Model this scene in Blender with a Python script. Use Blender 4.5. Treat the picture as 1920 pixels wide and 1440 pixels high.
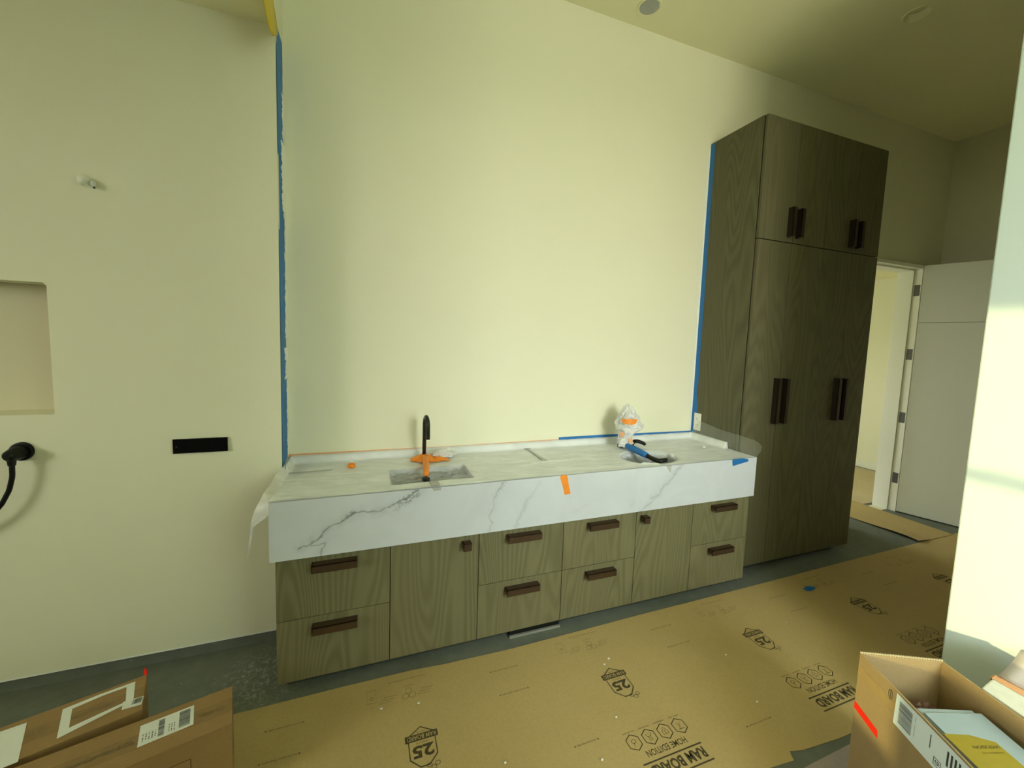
import bpy, bmesh, math, random
import numpy as np
from mathutils import Vector, Matrix, noise
random.seed(7)
for o in list(bpy.data.objects): bpy.data.objects.remove(o)
S = bpy.context.scene
C = S.collection
R = math.radians

# ------------------------------------------------------------------ camera
cam_d = bpy.data.cameras.new('camera'); cam = bpy.data.objects.new('camera', cam_d); C.objects.link(cam)
yaw, pitch, roll = 0.3529, -0.0844, 0.0331
cy, sy, cp, sp, cr, sr = math.cos(yaw), math.sin(yaw), math.cos(pitch), math.sin(pitch), math.cos(roll), math.sin(roll)
fwd = Vector((sy*cp, cy*cp, sp)); rt = Vector((cy, -sy, 0)); up = rt.cross(fwd)
r2 = cr*rt + sr*up; u2 = -sr*rt + cr*up
m = Matrix((r2, u2, -fwd)).transposed().to_4x4(); m.translation = Vector((0.4064, -2.5233, 1.6659))
cam.matrix_world = m
cam_d.sensor_width = 36; cam_d.lens = 753.1/1920*36; cam_d.shift_x = -0.00014; cam_d.shift_y = -0.00903
cam_d.clip_start = 0.02
S.camera = cam
# ------------------------------------------------------------------ light
S.view_settings.view_transform = 'Standard'; S.view_settings.look = 'None'; S.view_settings.gamma = 1
S.view_settings.use_curve_mapping = False
S.view_settings.exposure = -0.09
W = bpy.data.worlds.new('world'); S.world = W; W.use_nodes = True
nt = W.node_tree; bg = nt.nodes['Background']
tc = nt.nodes.new('ShaderNodeTexCoord'); sx = nt.nodes.new('ShaderNodeSeparateXYZ'); rp = nt.nodes.new('ShaderNodeValToRGB')
nt.links.new(tc.outputs['Generated'], sx.inputs[0]); nt.links.new(sx.outputs['Z'], rp.inputs[0]); nt.links.new(rp.outputs[0], bg.inputs[0])
el = rp.color_ramp.elements
el[0].position = 0.0; el[0].color = (0.52, 0.50, 0.40, 1)      # ground outside
el[1].position = 1.0; el[1].color = (0.66, 0.82, 0.95, 1)
e = el.new(0.02); e.color = (1.0, 0.945, 0.86, 1)
e = el.new(0.35); e.color = (0.86, 0.94, 0.94, 1)
bg.inputs[1].default_value = 24.5
sun_d = bpy.data.lights.new('sun', 'SUN'); sun = bpy.data.objects.new('sun', sun_d); C.objects.link(sun)
az, elv = R(5.0), math.atan(0.155)
sdir = Vector((math.cos(az)*math.cos(elv), math.sin(az)*math.cos(elv), -math.sin(elv)))
sun.rotation_euler = sdir.to_track_quat('-Z', 'Y').to_euler()
sun_d.energy = 2.7; sun_d.angle = R(0.6); sun_d.color = (1.0, 0.87, 0.38)
def portal(name, loc, rot, sx_, sy_):
    l = bpy.data.lights.new(name, 'AREA'); l.shape = 'RECTANGLE'; l.size = sx_; l.size_y = sy_
    o = bpy.data.objects.new(name, l); C.objects.link(o); o.location = loc; o.rotation_euler = rot
    l.cycles.is_portal = True
XW, YR = -4.6, -5.6
portal('sky_portal', (2.2, YR-0.22, 2.45), (R(90), 0, 0), 1.4, 2.1)
portal('sky_portal', (XW-0.13, -2.81, 2.18), (0, R(-90), 0), 1.78, 1.4)
portal('sky_portal', (4.2, 3.22, 1.5), (R(-90), 0, 0), 1.2, 1.0)

# ------------------------------------------------------------------ node helpers and materials
def newmat(name):
    m = bpy.data.materials.new(name); m.use_nodes = True
    n = m.node_tree; return m, n, n.nodes['Principled BSDF']
def N(n, t, **k):
    x = n.nodes.new(t)
    for a, b in k.items(): setattr(x, a, b)
    return x
def mixc(n, fac, a, b, blend='MIX'):
    x = N(n, 'ShaderNodeMix', data_type='RGBA', blend_type=blend)
    for s, v in ((x.inputs[0], fac), (x.inputs[6], a), (x.inputs[7], b)):
        if isinstance(v, bpy.types.NodeSocket): n.links.new(v, s)
        else: s.default_value = v if not isinstance(v, tuple) or len(v) == 4 else (*v, 1)
    return x.outputs[2]
def ramp(n, src, *stops):
    x = N(n, 'ShaderNodeValToRGB'); n.links.new(src, x.inputs[0]); e = x.color_ramp.elements
    e[0].position, e[0].color = stops[0][0], (*stops[0][1],)*1 if len(stops[0][1]) == 4 else (*stops[0][1], 1)
    e[1].position, e[1].color = stops[-1][0], (*stops[-1][1], 1)
    for p, c in stops[1:-1]:
        q = e.new(p); q.color = (*c, 1)
    return x.outputs[0]
def mapping(n, scale=(1, 1, 1), coord='Object'):
    t = N(n, 'ShaderNodeTexCoord'); mp = N(n, 'ShaderNodeMapping'); mp.inputs['Scale'].default_value = scale
    n.links.new(t.outputs[coord], mp.inputs[0]); return mp.outputs[0]
def nz(n, vec, scale, detail=3, rough=0.55, dist=0):
    x = N(n, 'ShaderNodeTexNoise'); x.inputs['Scale'].default_value = scale; x.inputs['Detail'].default_value = detail
    x.inputs['Roughness'].default_value = rough; x.inputs['Distortion'].default_value = dist
    n.links.new(vec, x.inputs['Vector']); return x.outputs['Fac']
def bump(n, b, h, strength=0.2, dist=0.01):
    x = N(n, 'ShaderNodeBump'); x.inputs['Strength'].default_value = strength; x.inputs['Distance'].default_value = dist
    n.links.new(h, x.inputs['Height']); n.links.new(x.outputs[0], b.inputs['Normal'])
def setp(b, **k):
    for a, v in k.items():
        b.inputs[a.replace('_', ' ')].default_value = (*v, 1) if isinstance(v, tuple) and len(v) == 3 else v
def plain(name, col, rough=0.6, metal=0.0, var=0.12, scale=30, bmp=0.1, spec=0.5):
    m, n, b = newmat(name); v = mapping(n); f = nz(n, v, scale)
    n.links.new(mixc(n, f, tuple(c*(1-var) for c in col), tuple(min(1, c*(1+var)) for c in col)), b.inputs['Base Color'])
    setp(b, Roughness=rough, Metallic=metal); b.inputs['Specular IOR Level'].default_value = spec
    if bmp: bump(n, b, f, bmp, 0.002)
    return m
M = {}
def wallpaint(name, col):
    m, n, b = newmat(name); v = mapping(n)
    big = nz(n, v, 0.9, 2); fine = nz(n, v, 160, 2)
    n.links.new(mixc(n, big, tuple(c*0.965 for c in col), tuple(min(1, c*1.03) for c in col)), b.inputs['Base Color'])
    setp(b, Roughness=0.62); b.inputs['Specular IOR Level'].default_value = 0.3
    bump(n, b, fine, 0.12, 0.001); return m
M['wall'] = wallpaint('cream_wall_paint', (0.78, 0.775, 0.575))
M['wall_cool'] = wallpaint('white_primer_paint', (0.79, 0.93, 0.93))
M['ceiling'] = wallpaint('ceiling_paint', (0.93, 0.90, 0.60))
M['niche'] = wallpaint('niche_back_tan', (0.66, 0.62, 0.43))  # niche back, darker and more tan than the wall paint
M['doorpaint'] = plain('white_door_paint', (0.78, 0.81, 0.70), 0.45, var=0.02)
M['trimpaint'] = plain('white_trim_paint', (0.82, 0.83, 0.70), 0.45, var=0.02)
def concrete():
    m, n, b = newmat('dusty_concrete'); v = mapping(n)
    a = nz(n, v, 1.6, 6, 0.65, 0.4); c = nz(n, v, 14, 5, 0.7)
    base = mixc(n, a, (0.078, 0.090, 0.068), (0.18, 0.20, 0.155))
    base = mixc(n, ramp(n, c, (0.35, (0, 0, 0)), (0.75, (0.5,)*3)), base, (0.21, 0.225, 0.18))
    vo = N(n, 'ShaderNodeTexVoronoi'); vo.inputs['Scale'].default_value = 38; n.links.new(v, vo.inputs['Vector'])
    sp1 = ramp(n, vo.outputs['Distance'], (0.045, (1, 1, 1)), (0.09, (0, 0, 0)))
    gate = ramp(n, nz(n, v, 7, 2), (0.55, (0, 0, 0)), (0.62, (0.8,)*3))
    mul = N(n, 'ShaderNodeMath', operation='MULTIPLY'); n.links.new(sp1, mul.inputs[0]); n.links.new(gate, mul.inputs[1])
    base = mixc(n, mul.outputs[0], base, (0.62, 0.64, 0.55))
    # plaster dust swept up in the corner by the first cabinet
    g = N(n, 'ShaderNodeVectorMath', operation='DISTANCE'); g.inputs[1].default_value = (-0.05, -0.42, 0); n.links.new(v, g.inputs[0])
    near = ramp(n, g.outputs['Value'], (0.03, (1, 1, 1)), (0.27, (0, 0, 0)))
    d2 = ramp(n, nz(n, v, 45, 6, 0.75, 0.6), (0.5, (0, 0, 0)), (0.66, (0.75,)*3))
    mu2 = N(n, 'ShaderNodeMath', operation='MULTIPLY'); n.links.new(near, mu2.inputs[0]); n.links.new(d2, mu2.inputs[1])
    base = mixc(n, mu2.outputs[0], base, (0.52, 0.54, 0.46))
    n.links.new(base, b.inputs['Base Color']); setp(b, Roughness=0.7); bump(n, b, c, 0.2, 0.002)
    return m
M['concrete'] = concrete()
def wood(name, dark=1.0, along='z'):
    m, n, b = newmat(name)
    oi = N(n, 'ShaderNodeObjectInfo'); t = N(n, 'ShaderNodeTexCoord')
    off = N(n, 'ShaderNodeVectorMath', operation='MULTIPLY_ADD'); cmb = N(n, 'ShaderNodeCombineXYZ')
    n.links.new(oi.outputs['Random'], cmb.inputs[0]); n.links.new(oi.outputs['Random'], cmb.inputs[2])
    n.links.new(cmb.outputs[0], off.inputs[0]); off.inputs[1].default_value = (7.3, 0, 5.1); n.links.new(t.outputs['Object'], off.inputs[2])
    mp = N(n, 'ShaderNodeMapping'); n.links.new(off.outputs[0], mp.inputs[0]); mp.inputs['Scale'].default_value = (1, 1, 0.13)
    p = mp.outputs[0]
    # nested cathedral figure: bands of a stretched noise field
    f = nz(n, p, 3.2, 1.5, 0.4, 0.0)
    mu = N(n, 'ShaderNodeMath', operation='MULTIPLY'); n.links.new(f, mu.inputs[0]); mu.inputs[1].default_value = 210
    sn = N(n, 'ShaderNodeMath', operation='SINE'); n.links.new(mu.outputs[0], sn.inputs[0])
    mr = N(n, 'ShaderNodeMapRange'); n.links.new(sn.outputs[0], mr.inputs[0]); mr.inputs[1].default_value = -1; mr.inputs[2].default_value = 1
    mp2 = N(n, 'ShaderNodeMapping'); n.links.new(off.outputs[0], mp2.inputs[0]); mp2.inputs['Scale'].default_value = (1, 1, 0.03)
    fib = nz(n, mp2.outputs[0], 130, 4, 0.7)
    big = nz(n, p, 2.0, 2)
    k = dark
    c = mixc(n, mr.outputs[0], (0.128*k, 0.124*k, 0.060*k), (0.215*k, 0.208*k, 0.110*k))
    c = mixc(n, fib, c, (0.118*k, 0.112*k, 0.052*k)); 
    c = mixc(n, ramp(n, big, (0.3, (0, 0, 0)), (0.7, (0.45,)*3)), c, (0.182*k, 0.156*k, 0.078*k))
    n.links.new(c, b.inputs['Base Color']); setp(b, Roughness=0.5); b.inputs['Specular IOR Level'].default_value = 0.35
    bump(n, b, fib, 0.15, 0.0008)
    return m
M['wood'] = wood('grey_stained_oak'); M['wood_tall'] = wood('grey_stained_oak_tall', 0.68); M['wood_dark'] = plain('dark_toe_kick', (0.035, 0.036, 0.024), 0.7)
def marble():
    m, n, b = newmat('white_veined_stone'); v = mapping(n)
    at = N(n, 'ShaderNodeAttribute', attribute_name='vein')
    cloud = nz(n, v, 3.5, 4, 0.6, 0.8)
    base = mixc(n, ramp(n, cloud, (0.42, (0, 0, 0)), (0.75, (0.5,)*3)), (0.60, 0.635, 0.66), (0.50, 0.53, 0.55))
    c = mixc(n, at.outputs['Fac'], base, (0.155, 0.165, 0.165))
    n.links.new(c, b.inputs['Base Color']); setp(b, Roughness=0.28)
    return m
M['marble'] = marble()
def film(name, amt=0.38, rough=0.25, tint=(0.86, 0.88, 0.84), bsc=22, var=(0.75, 1.25), cling=False):
    m, n, b = newmat(name); v = mapping(n, (1, 2.2, 1))
    w = nz(n, v, bsc, 5, 0.65, 1.2); w2 = nz(n, v, 5, 3, 0.5, 0.5)
    setp(b, Base_Color=tint, Roughness=rough)
    bump(n, b, w, 0.35, 0.004)
    tr = N(n, 'ShaderNodeBsdfTransparent'); tr.inputs[0].default_value = (0.95, 0.97, 0.95, 1)
    mx = N(n, 'ShaderNodeMixShader'); out = n.nodes['Material Output']
    fac = ramp(n, w2, (0.3, (amt*var[0],)*3), (0.7, (min(1, amt*var[1]),)*3))
    if cling:
        at = N(n, 'ShaderNodeAttribute', attribute_name='cling'); mm = N(n, 'ShaderNodeMath', operation='MULTIPLY'); n.links.new(fac, mm.inputs[0]); n.links.new(at.outputs['Fac'], mm.inputs[1]); fac = mm.outputs[0]
    n.links.new(fac, mx.inputs[0]); n.links.new(tr.outputs[0], mx.inputs[1]); n.links.new(b.outputs[0], mx.inputs[2]); n.links.new(mx.outputs[0], out.inputs[0])
    return m
M['film'] = film('thin_masking_film', 0.55, 0.35, (0.94, 0.96, 0.93), 12)
M['filmtop'] = film('clinging_masking_film', 0.78, 0.35, (0.93, 0.97, 0.95), 9, (0.9, 1.08), True); M['bag'] = film('crinkled_plastic', 0.80, 0.22, (0.82, 0.83, 0.78), 40)
M['filmside'] = film('masking_film_flap', 0.17, 0.2, (0.80, 0.83, 0.74), 20)
def board(name, c1, c2):
    m, n, b = newmat(name); v = mapping(n); a = nz(n, v, 2.3, 4, 0.6, 0.4); f = nz(n, v, 90, 3)
    col = mixc(n, a, c1, c2); col = mixc(n, ramp(n, f, (0.4, (0, 0, 0)), (0.9, (0.35,)*3)), col, tuple(x*0.75 for x in c1))
    vo = N(n, 'ShaderNodeTexVoronoi'); vo.inputs['Scale'].default_value = 9; n.links.new(v, vo.inputs['Vector'])
    spk = ramp(n, vo.outputs['Distance'], (0.035, (0.75,)*3), (0.05, (0, 0, 0)))
    gate = ramp(n, nz(n, v, 5.3, 2), (0.56, (0, 0, 0)), (0.6, (1, 1, 1)))
    mul = N(n, 'ShaderNodeMath', operation='MULTIPLY'); n.links.new(spk, mul.inputs[0]); n.links.new(gate, mul.inputs[1])
    col = mixc(n, mul.outputs[0], col, (0.6, 0.6, 0.45))
    n.links.new(col, b.inputs['Base Color']); setp(b, Roughness=0.72); bump(n, b, f, 0.08, 0.001); return m
M['ram'] = board('floor_protection_board', (0.45, 0.325, 0.125), (0.54, 0.405, 0.165))
M['card'] = board('brown_cardboard', (0.300, 0.180, 0.065), (0.360, 0.225, 0.088))
M['card_open'] = board('buff_cardboard', (0.34, 0.240, 0.108), (0.41, 0.295, 0.140))
M['card_dark'] = plain('cardboard_inside', (0.44, 0.29, 0.12), 0.8)
M['print'] = plain('dark_olive_ink', (0.062, 0.048, 0.016), 0.8, bmp=0)
M['print_faint'] = plain('faint_brown_ink', (0.135, 0.100, 0.035), 0.8, bmp=0)
M['blue'] = plain('blue_painter_tape', (0.010, 0.150, 0.420), 0.55, var=0.2)
M['orange'] = plain('orange_tape', (0.86, 0.27, 0.015), 0.5, var=0.15)
M['salmon'] = plain('pale_orange_tape', (0.80, 0.40, 0.19), 0.6)
M['yellow'] = plain('yellow_tape', (0.62, 0.46, 0.012), 0.5, var=0.15)
M['plaster'] = plain('white_wet_plaster', (0.86, 0.88, 0.80), 0.5, var=0.04)
M['bronze'] = plain('dark_bronze_metal', (0.085, 0.052, 0.028), 0.38, 0.55, var=0.15)
M['bronze_dark'] = plain('blackened_bronze', (0.035, 0.026, 0.014), 0.35, 0.5, var=0.15)
M['black'] = plain('black_plastic', (0.006, 0.007, 0.005), 0.4, spec=0.25)
M['blackmetal'] = plain('black_faucet_metal', (0.018, 0.019, 0.012), 0.3, 0.3)
M['switch'] = plain('black_glass_plate', (0.0015, 0.0015, 0.002), 0.45, bmp=0, spec=0.12)
M['white'] = plain('white_plastic', (0.84, 0.85, 0.76), 0.4, var=0.02)
M['paper'] = plain('white_label_paper', (0.80, 0.84, 0.78), 0.6, var=0.03)
M['paper_cool'] = plain('glossy_white_label', (0.84, 0.97, 1.0), 0.35, var=0.03)
M['ink'] = plain('black_ink', (0.05, 0.055, 0.055), 0.7, bmp=0)
M['red'] = plain('red_tape', (0.95, 0.02, 0.005), 0.4, var=0.05)
M['greytape'] = plain('grey_translucent_tape', (0.42, 0.43, 0.40), 0.4)
M['mauve'] = plain('mauve_sheet', (0.37, 0.31, 0.29), 0.6)
M['steel'] = plain('hinge_steel', (0.10, 0.105, 0.10), 0.45, 0.6)
M['ivory'] = plain('pinkish_foam_wrap', (0.74, 0.66, 0.66), 0.5)
M['pkg'] = plain('cream_wrap', (0.80, 0.78, 0.68), 0.5)
M['brownbag'] = plain('brown_poly_bag', (0.14, 0.075, 0.06), 0.18, var=0.4, scale=18, bmp=0.6)
M['wood_floor'] = board('hall_floor_board', (0.50, 0.40, 0.22), (0.60, 0.50, 0.30))

# ------------------------------------------------------------------ object helpers
LOC = {}
def origin(p):
    v = Vector((0, 0, 0))
    while p is not None: v += Vector(LOC.get(p.name, (0, 0, 0))); p = p.parent
    return v
def thing(name, label, cat, loc, group=None):
    o = bpy.data.objects.new(name, None); C.objects.link(o); o.location = loc; o.empty_display_size = 0.05
    LOC[o.name] = tuple(loc); o['label'] = label; o['category'] = cat
    if group: o['group'] = group
    return o
def link(name, me, mat, parent=None, label=None, cat=None, group=None, kind=None):
    o = bpy.data.objects.new(name, me); C.objects.link(o)
    if parent is not None:
        v = origin(parent); me.transform(Matrix.Translation(-v)); o.parent = parent
    elif len(me.vertices):
        co = np.empty(len(me.vertices)*3); me.vertices.foreach_get('co', co); co = co.reshape(-1, 3)
        c = Vector(((co[:, 0].min()+co[:, 0].max())/2, (co[:, 1].min()+co[:, 1].max())/2, co[:, 2].min()))
        if kind != 'structure': me.transform(Matrix.Translation(-c)); o.location = c; LOC[o.name] = tuple(c)
    if mat is not None and not me.materials: me.materials.append(M[mat] if isinstance(mat, str) else mat)
    if label: o['label'] = label
    if cat: o['category'] = cat
    if group: o['group'] = group
    if kind: o['kind'] = kind
    return o
def mesh(verts, faces, smooth=False):
    me = bpy.data.meshes.new('m'); me.from_pydata([tuple(v) for v in verts], [], faces); me.update()
    if smooth:
        for p in me.polygons: p.use_smooth = True
    return me
class MB:
    def __init__(s): s.v = []; s.f = []
    def add(s, v, f):
        n = len(s.v); s.v += [tuple(x) for x in v]; s.f += [tuple(i+n for i in q) for q in f]; return s
    def box(s, x0, x1, y0, y1, z0, z1):
        return s.add([(x0, y0, z0), (x1, y0, z0), (x1, y1, z0), (x0, y1, z0), (x0, y0, z1), (x1, y0, z1), (x1, y1, z1), (x0, y1, z1)],
                     [(0, 3, 2, 1), (4, 5, 6, 7), (0, 1, 5, 4), (1, 2, 6, 5), (2, 3, 7, 6), (3, 0, 4, 7)])
    def prism(s, pts, d):      # planar 3-D polygon pts extruded by vector d
        n = len(pts); d = Vector(d); a = [Vector(p) for p in pts]
        return s.add(a+[p+d for p in a], [tuple(range(n))[::-1], tuple(range(n, 2*n))]+[(i, (i+1) % n, n+(i+1) % n, n+i) for i in range(n)])
    def tube(s, pts, r, seg=12, cap=True):
        pts = [Vector(p) for p in pts]; k = len(pts); rr = r if isinstance(r, (list, tuple)) else [r]*k; vs = []; nrm = None
        for i, p in enumerate(pts):
            t = (pts[min(i+1, k-1)]-pts[max(i-1, 0)]).normalized()
            if nrm is None: nrm = t.orthogonal().normalized()
            nrm = (nrm - t*nrm.dot(t)).normalized(); b = t.cross(nrm)
            for j in range(seg):
                a = 2*math.pi*j/seg; vs.append(p+(nrm*math.cos(a)+b*math.sin(a))*rr[i])
        fs = [(i*seg+j, i*seg+(j+1) % seg, (i+1)*seg+(j+1) % seg, (i+1)*seg+j) for i in range(k-1) for j in range(seg)]
        if cap: fs += [tuple(range(seg))[::-1], tuple(range((k-1)*seg, k*seg))]
        return s.add(vs, fs)
    def mesh(s, smooth=False, bev=0.0):
        me = mesh(s.v, s.f, smooth)
        bm = bmesh.new(); bm.from_mesh(me); bmesh.ops.recalc_face_normals(bm, faces=bm.faces)
        if bev: bmesh.ops.bevel(bm, geom=list(bm.edges), offset=bev, segments=2, affect='EDGES', profile=0.6)
        bm.to_mesh(me); bm.free(); return me
def box(x0, x1, y0, y1, z0, z1, bev=0.0): return MB().box(x0, x1, y0, y1, z0, z1).mesh(bev=bev)
def struct(name, me, mat): return link(name, me, mat, kind='structure')
def plate(outer, holes, axis, d, lo):
    """flat plate with holes; outer/holes are 2-D loops in the plane normal to axis ('x','y','z'), from lo over thickness d"""
    bm = bmesh.new()
    def P(a, b): return {'z': (a, b, lo), 'y': (a, lo, b), 'x': (lo, a, b)}[axis]
    edges = []
    for lp in [outer]+holes:
        vs = [bm.verts.new(P(*p)) for p in lp]; edges += [bm.edges.new((vs[i], vs[(i+1) % len(vs)])) for i in range(len(vs))]
    bmesh.ops.triangle_fill(bm, use_beauty=True, use_dissolve=False, edges=edges)
    g = bmesh.ops.extrude_face_region(bm, geom=list(bm.faces))
    dv = {'z': (0, 0, d), 'y': (0, d, 0), 'x': (d, 0, 0)}[axis]
    bmesh.ops.translate(bm, vec=dv, verts=[v for v in g['geom'] if isinstance(v, bmesh.types.BMVert)])
    bmesh.ops.recalc_face_normals(bm, faces=bm.faces)
    me = bpy.data.meshes.new('m'); bm.to_mesh(me); bm.free(); return me
def rect(a0, a1, b0, b1): return [(a0, b0), (a1, b0), (a1, b1), (a0, b1)]
def circ(cx, cy_, r, n=32, ry=None): return [(cx+r*math.cos(2*math.pi*i/n), cy_+(ry or r)*math.sin(2*math.pi*i/n)) for i in range(n)]
_tc = {}
def textmesh(s, size=1.0, bold=0.0, extrude=0.0):
    key = (s, bold)
    if key not in _tc:
        cu = bpy.data.curves.new('t', 'FONT'); cu.body = s; cu.size = 1; cu.offset = bold; cu.resolution_u = 2; cu.align_x = 'CENTER'; cu.align_y = 'CENTER'
        o = bpy.data.objects.new('t', cu); C.objects.link(o)
        dg = bpy.context.evaluated_depsgraph_get(); me = bpy.data.meshes.new_from_object(o.evaluated_get(dg))
        bpy.data.objects.remove(o); _tc[key] = ([tuple(v.co) for v in me.vertices], [tuple(p.vertices) for p in me.polygons])
    return _tc[key]
def text_to(mb, s, c, u, v, size, width=None, bold=0.0):
    """lay text s on the plane at c with reading direction u and up v"""
    vs, fs = textmesh(s, 1, bold); u = Vector(u).normalized(); v = Vector(v).normalized(); c = Vector(c)
    xs = [p[0] for p in vs]; w = max(xs)-min(xs); mx = (max(xs)+min(xs))/2; ys = [p[1] for p in vs]; my = (max(ys)+min(ys))/2; h = max(ys)-min(ys)
    sx_ = (width/w) if width else size/h; sy_ = size/h
    mb.add([c+u*((p[0]-mx)*sx_)+v*((p[1]-my)*sy_) for p in vs], fs)
def ruled(A, B, nu=8, wav=0.0, seed=0):
    A = [Vector(p) for p in A]; B = [Vector(p) for p in B]; vs = []; k = len(A)
    for i in range(k):
        for j in range(nu+1):
            p = A[i].lerp(B[i], j/nu); vs.append(p+Vector((wav*noise.noise(p*9+Vector((seed, 0, 0))), wav*noise.noise(p*9+Vector((0, seed, 3))), 0.5*wav*noise.noise(p*9+Vector((0, 5, seed))))))
    return vs, [(i*(nu+1)+j, i*(nu+1)+j+1, (i+1)*(nu+1)+j+1, (i+1)*(nu+1)+j) for i in range(k-1) for j in range(nu)]
def resample(pts, n):
    pts = [Vector(p) for p in pts]; L = [0]
    for a, b in zip(pts, pts[1:]): L.append(L[-1]+(b-a).length)
    out = []
    for i in range(n):
        t = L[-1]*i/(n-1); k = 0
        while k < len(L)-2 and L[k+1] < t: k += 1
        out.append(pts[k].lerp(pts[k+1], (t-L[k])/max(1e-9, L[k+1]-L[k])))
    return out
def ragged(z0, z1, step, base, amp, seed):
    rng = random.Random(seed); out = []; z = z0
    while z < z1:
        out.append((z, base+amp*(noise.noise(Vector((z*11, seed, 0)))+0.5*noise.noise(Vector((z*47, seed, 2)))))); z += step*rng.uniform(0.5, 1.5)
    out.append((z1, base)); return out

# ------------------------------------------------------------------ the room
ZH, ZL, XE, YL, XP, YP = 3.861, 3.13, 6.12, -0.183, 2.95, -1.57
struct('floor', box(-4.8, 7.6, -5.8, 3.2, -0.1, 0.0), 'concrete')
lights_c = [(2.14, -0.17), (3.765, -0.775)]
struct('ceiling', plate(rect(0.0, 6.3, -5.8, 0.12), [circ(x, y, 0.066) for x, y in lights_c], 'z', 0.1, ZH), 'ceiling')
struct('ceiling_left', box(-4.8, -0.0, -5.8, 0.12, ZL, ZH+0.1), 'ceiling')
# bulkhead cheek above the lower ceiling is the side of that slab; paint it with the walls
struct('wall_bulkhead', box(0.0, 0.0015, -5.6, 0.0, ZL+0.0005, ZH), 'wall')
struct('wall_back', plate([(-0.2, 0), (6.32, 0), (6.32, ZH), (-0.2, ZH)], [rect(4.72, 5.671, 0.0005, 2.523)], 'y', 0.12, 0.0), 'wall')
me = plate([(-4.8, 0.074), (0.0, 0.074), (0.0, ZL), (-4.8, ZL)], [[(-1.75, 1.275), (-0.885, 1.275), (-0.8815, 1.280), (-0.882, 1.835), (-0.895, 1.849), (-1.75, 1.855)]], 'y', 0.15, YL)
struct('wall_left', me, 'wall')
struct('wall_left_niche', box(-1.8, -0.85, YL+0.1495, YL+0.158, 1.2, 1.9), 'niche')
struct('wall_left_core', box(-4.8, -0.001, YL+0.16, 0.0, 0.0, ZL), 'wall')
struct('trim_1', box(-4.8, -0.002, YL+0.02, YL+0.03, 0.0, 0.08), 'concrete')
struct('trim_2', box(-4.8, 0.0, YL-0.001, YL+0.012, 0.068, 0.0745), 'plaster')
struct('wall_right', box(XE, XE+0.2, -1.85, 0.0, 0, ZH), 'wall')
mp_ = MB().prism([(XP, YP-0.006, 0), (XP+0.006, YP, 0), (XP+0.16, YP, 0), (XP+0.16, -5.6, 0), (XP, -5.6, 0)], (0, 0, ZH)).mesh()
struct('wall_partition', mp_, 'wall_cool')
struct('wall_hall', box(XP+0.16, XE+0.2, -1.85, -1.70, 0, ZH), 'wall')
struct('wall_front', plate(rect(-4.8, XP+0.16, 0, ZH), [rect(1.5, 2.9, 1.4, 3.5)], 'y', 0.2, YR-0.2), 'wall')
struct('wall_light_blocker', box(1.30, 1.42, -5.6, -3.2, 0, ZH), 'wall')  # unseen fin added to keep rear window light off the left wall
# window wall toward the low sun
WS, WH = 1.30, 3.057
struct('wall_west', plate(rect(-5.8, 0.12, 0, ZL+0.02), [[(-3.5, 1.575), (-2.38, 1.575), (-2.38, WS), (-2.12, WS), (-2.12, WH), (-3.5, WH)]], 'x', 0.12, XW-0.12), 'wall')  # sill step shaped to cut the sun off part of the open carton
mb = MB(); mb.box(XW-0.08, XW-0.03, -3.5, -2.12, 2.305, 2.345)
mb.box(XW-0.08, XW-0.03, -3.5, -3.48, 1.575, WH); mb.box(XW-0.08, XW-0.03, -2.14, -2.12, WS, WH);
struct('window_1', mb.mesh(), 'black')
mb = MB(); mb.box(1.5, 2.9, YR-0.12, YR-0.07, 1.4, 1.44); mb.box(1.5, 2.9, YR-0.12, YR-0.07, 3.46, 3.5)
for q in (1.5, 2.18, 2.86): mb.box(q, q+0.04, YR-0.12, YR-0.07, 1.44, 3.46)
struct('window_2', mb.mesh(), 'black')
struct('ceiling_sky_blocker', box(-6.9, XW-0.12, -7.0, 1.5, 3.42, 3.6), 'ceiling')  # added out of view to cut the high sky light through the west window
struct('wall_sky_blocker', box(-12.4, -12.0, -13.0, 5.0, -0.4, 2.25), 'wood_dark')  # added dark screen outdoors, blocks the low western sky beneath the sun
# room beyond the doorway
struct('wall_far', box(7.22, 7.4, 0.12, 3.2, 0, 2.7), 'wall')
struct('baseboard_far', box(7.205, 7.22, 0.12, 3.0, 0, 0.10), 'trimpaint')
struct('wall_far_rear', plate(rect(2.6, 7.4, 0, 2.7), [rect(3.6, 4.8, 1.0, 2.0)], 'y', 0.2, 3.0), 'wall')
struct('wall_far_west', plate(rect(0.12, 3.2, 0, 2.7), [rect(0.16, 0.64, 0.05, 0.98)], 'x', 0.12, 2.6), 'wall')
struct('ceiling_far', box(2.5, 7.4, 0.12, 3.2, 2.7, 2.8), 'ceiling')
struct('wall_far_front', box(6.32, 7.4, 0.0, 0.12, 0, 2.75), 'wall')
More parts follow.
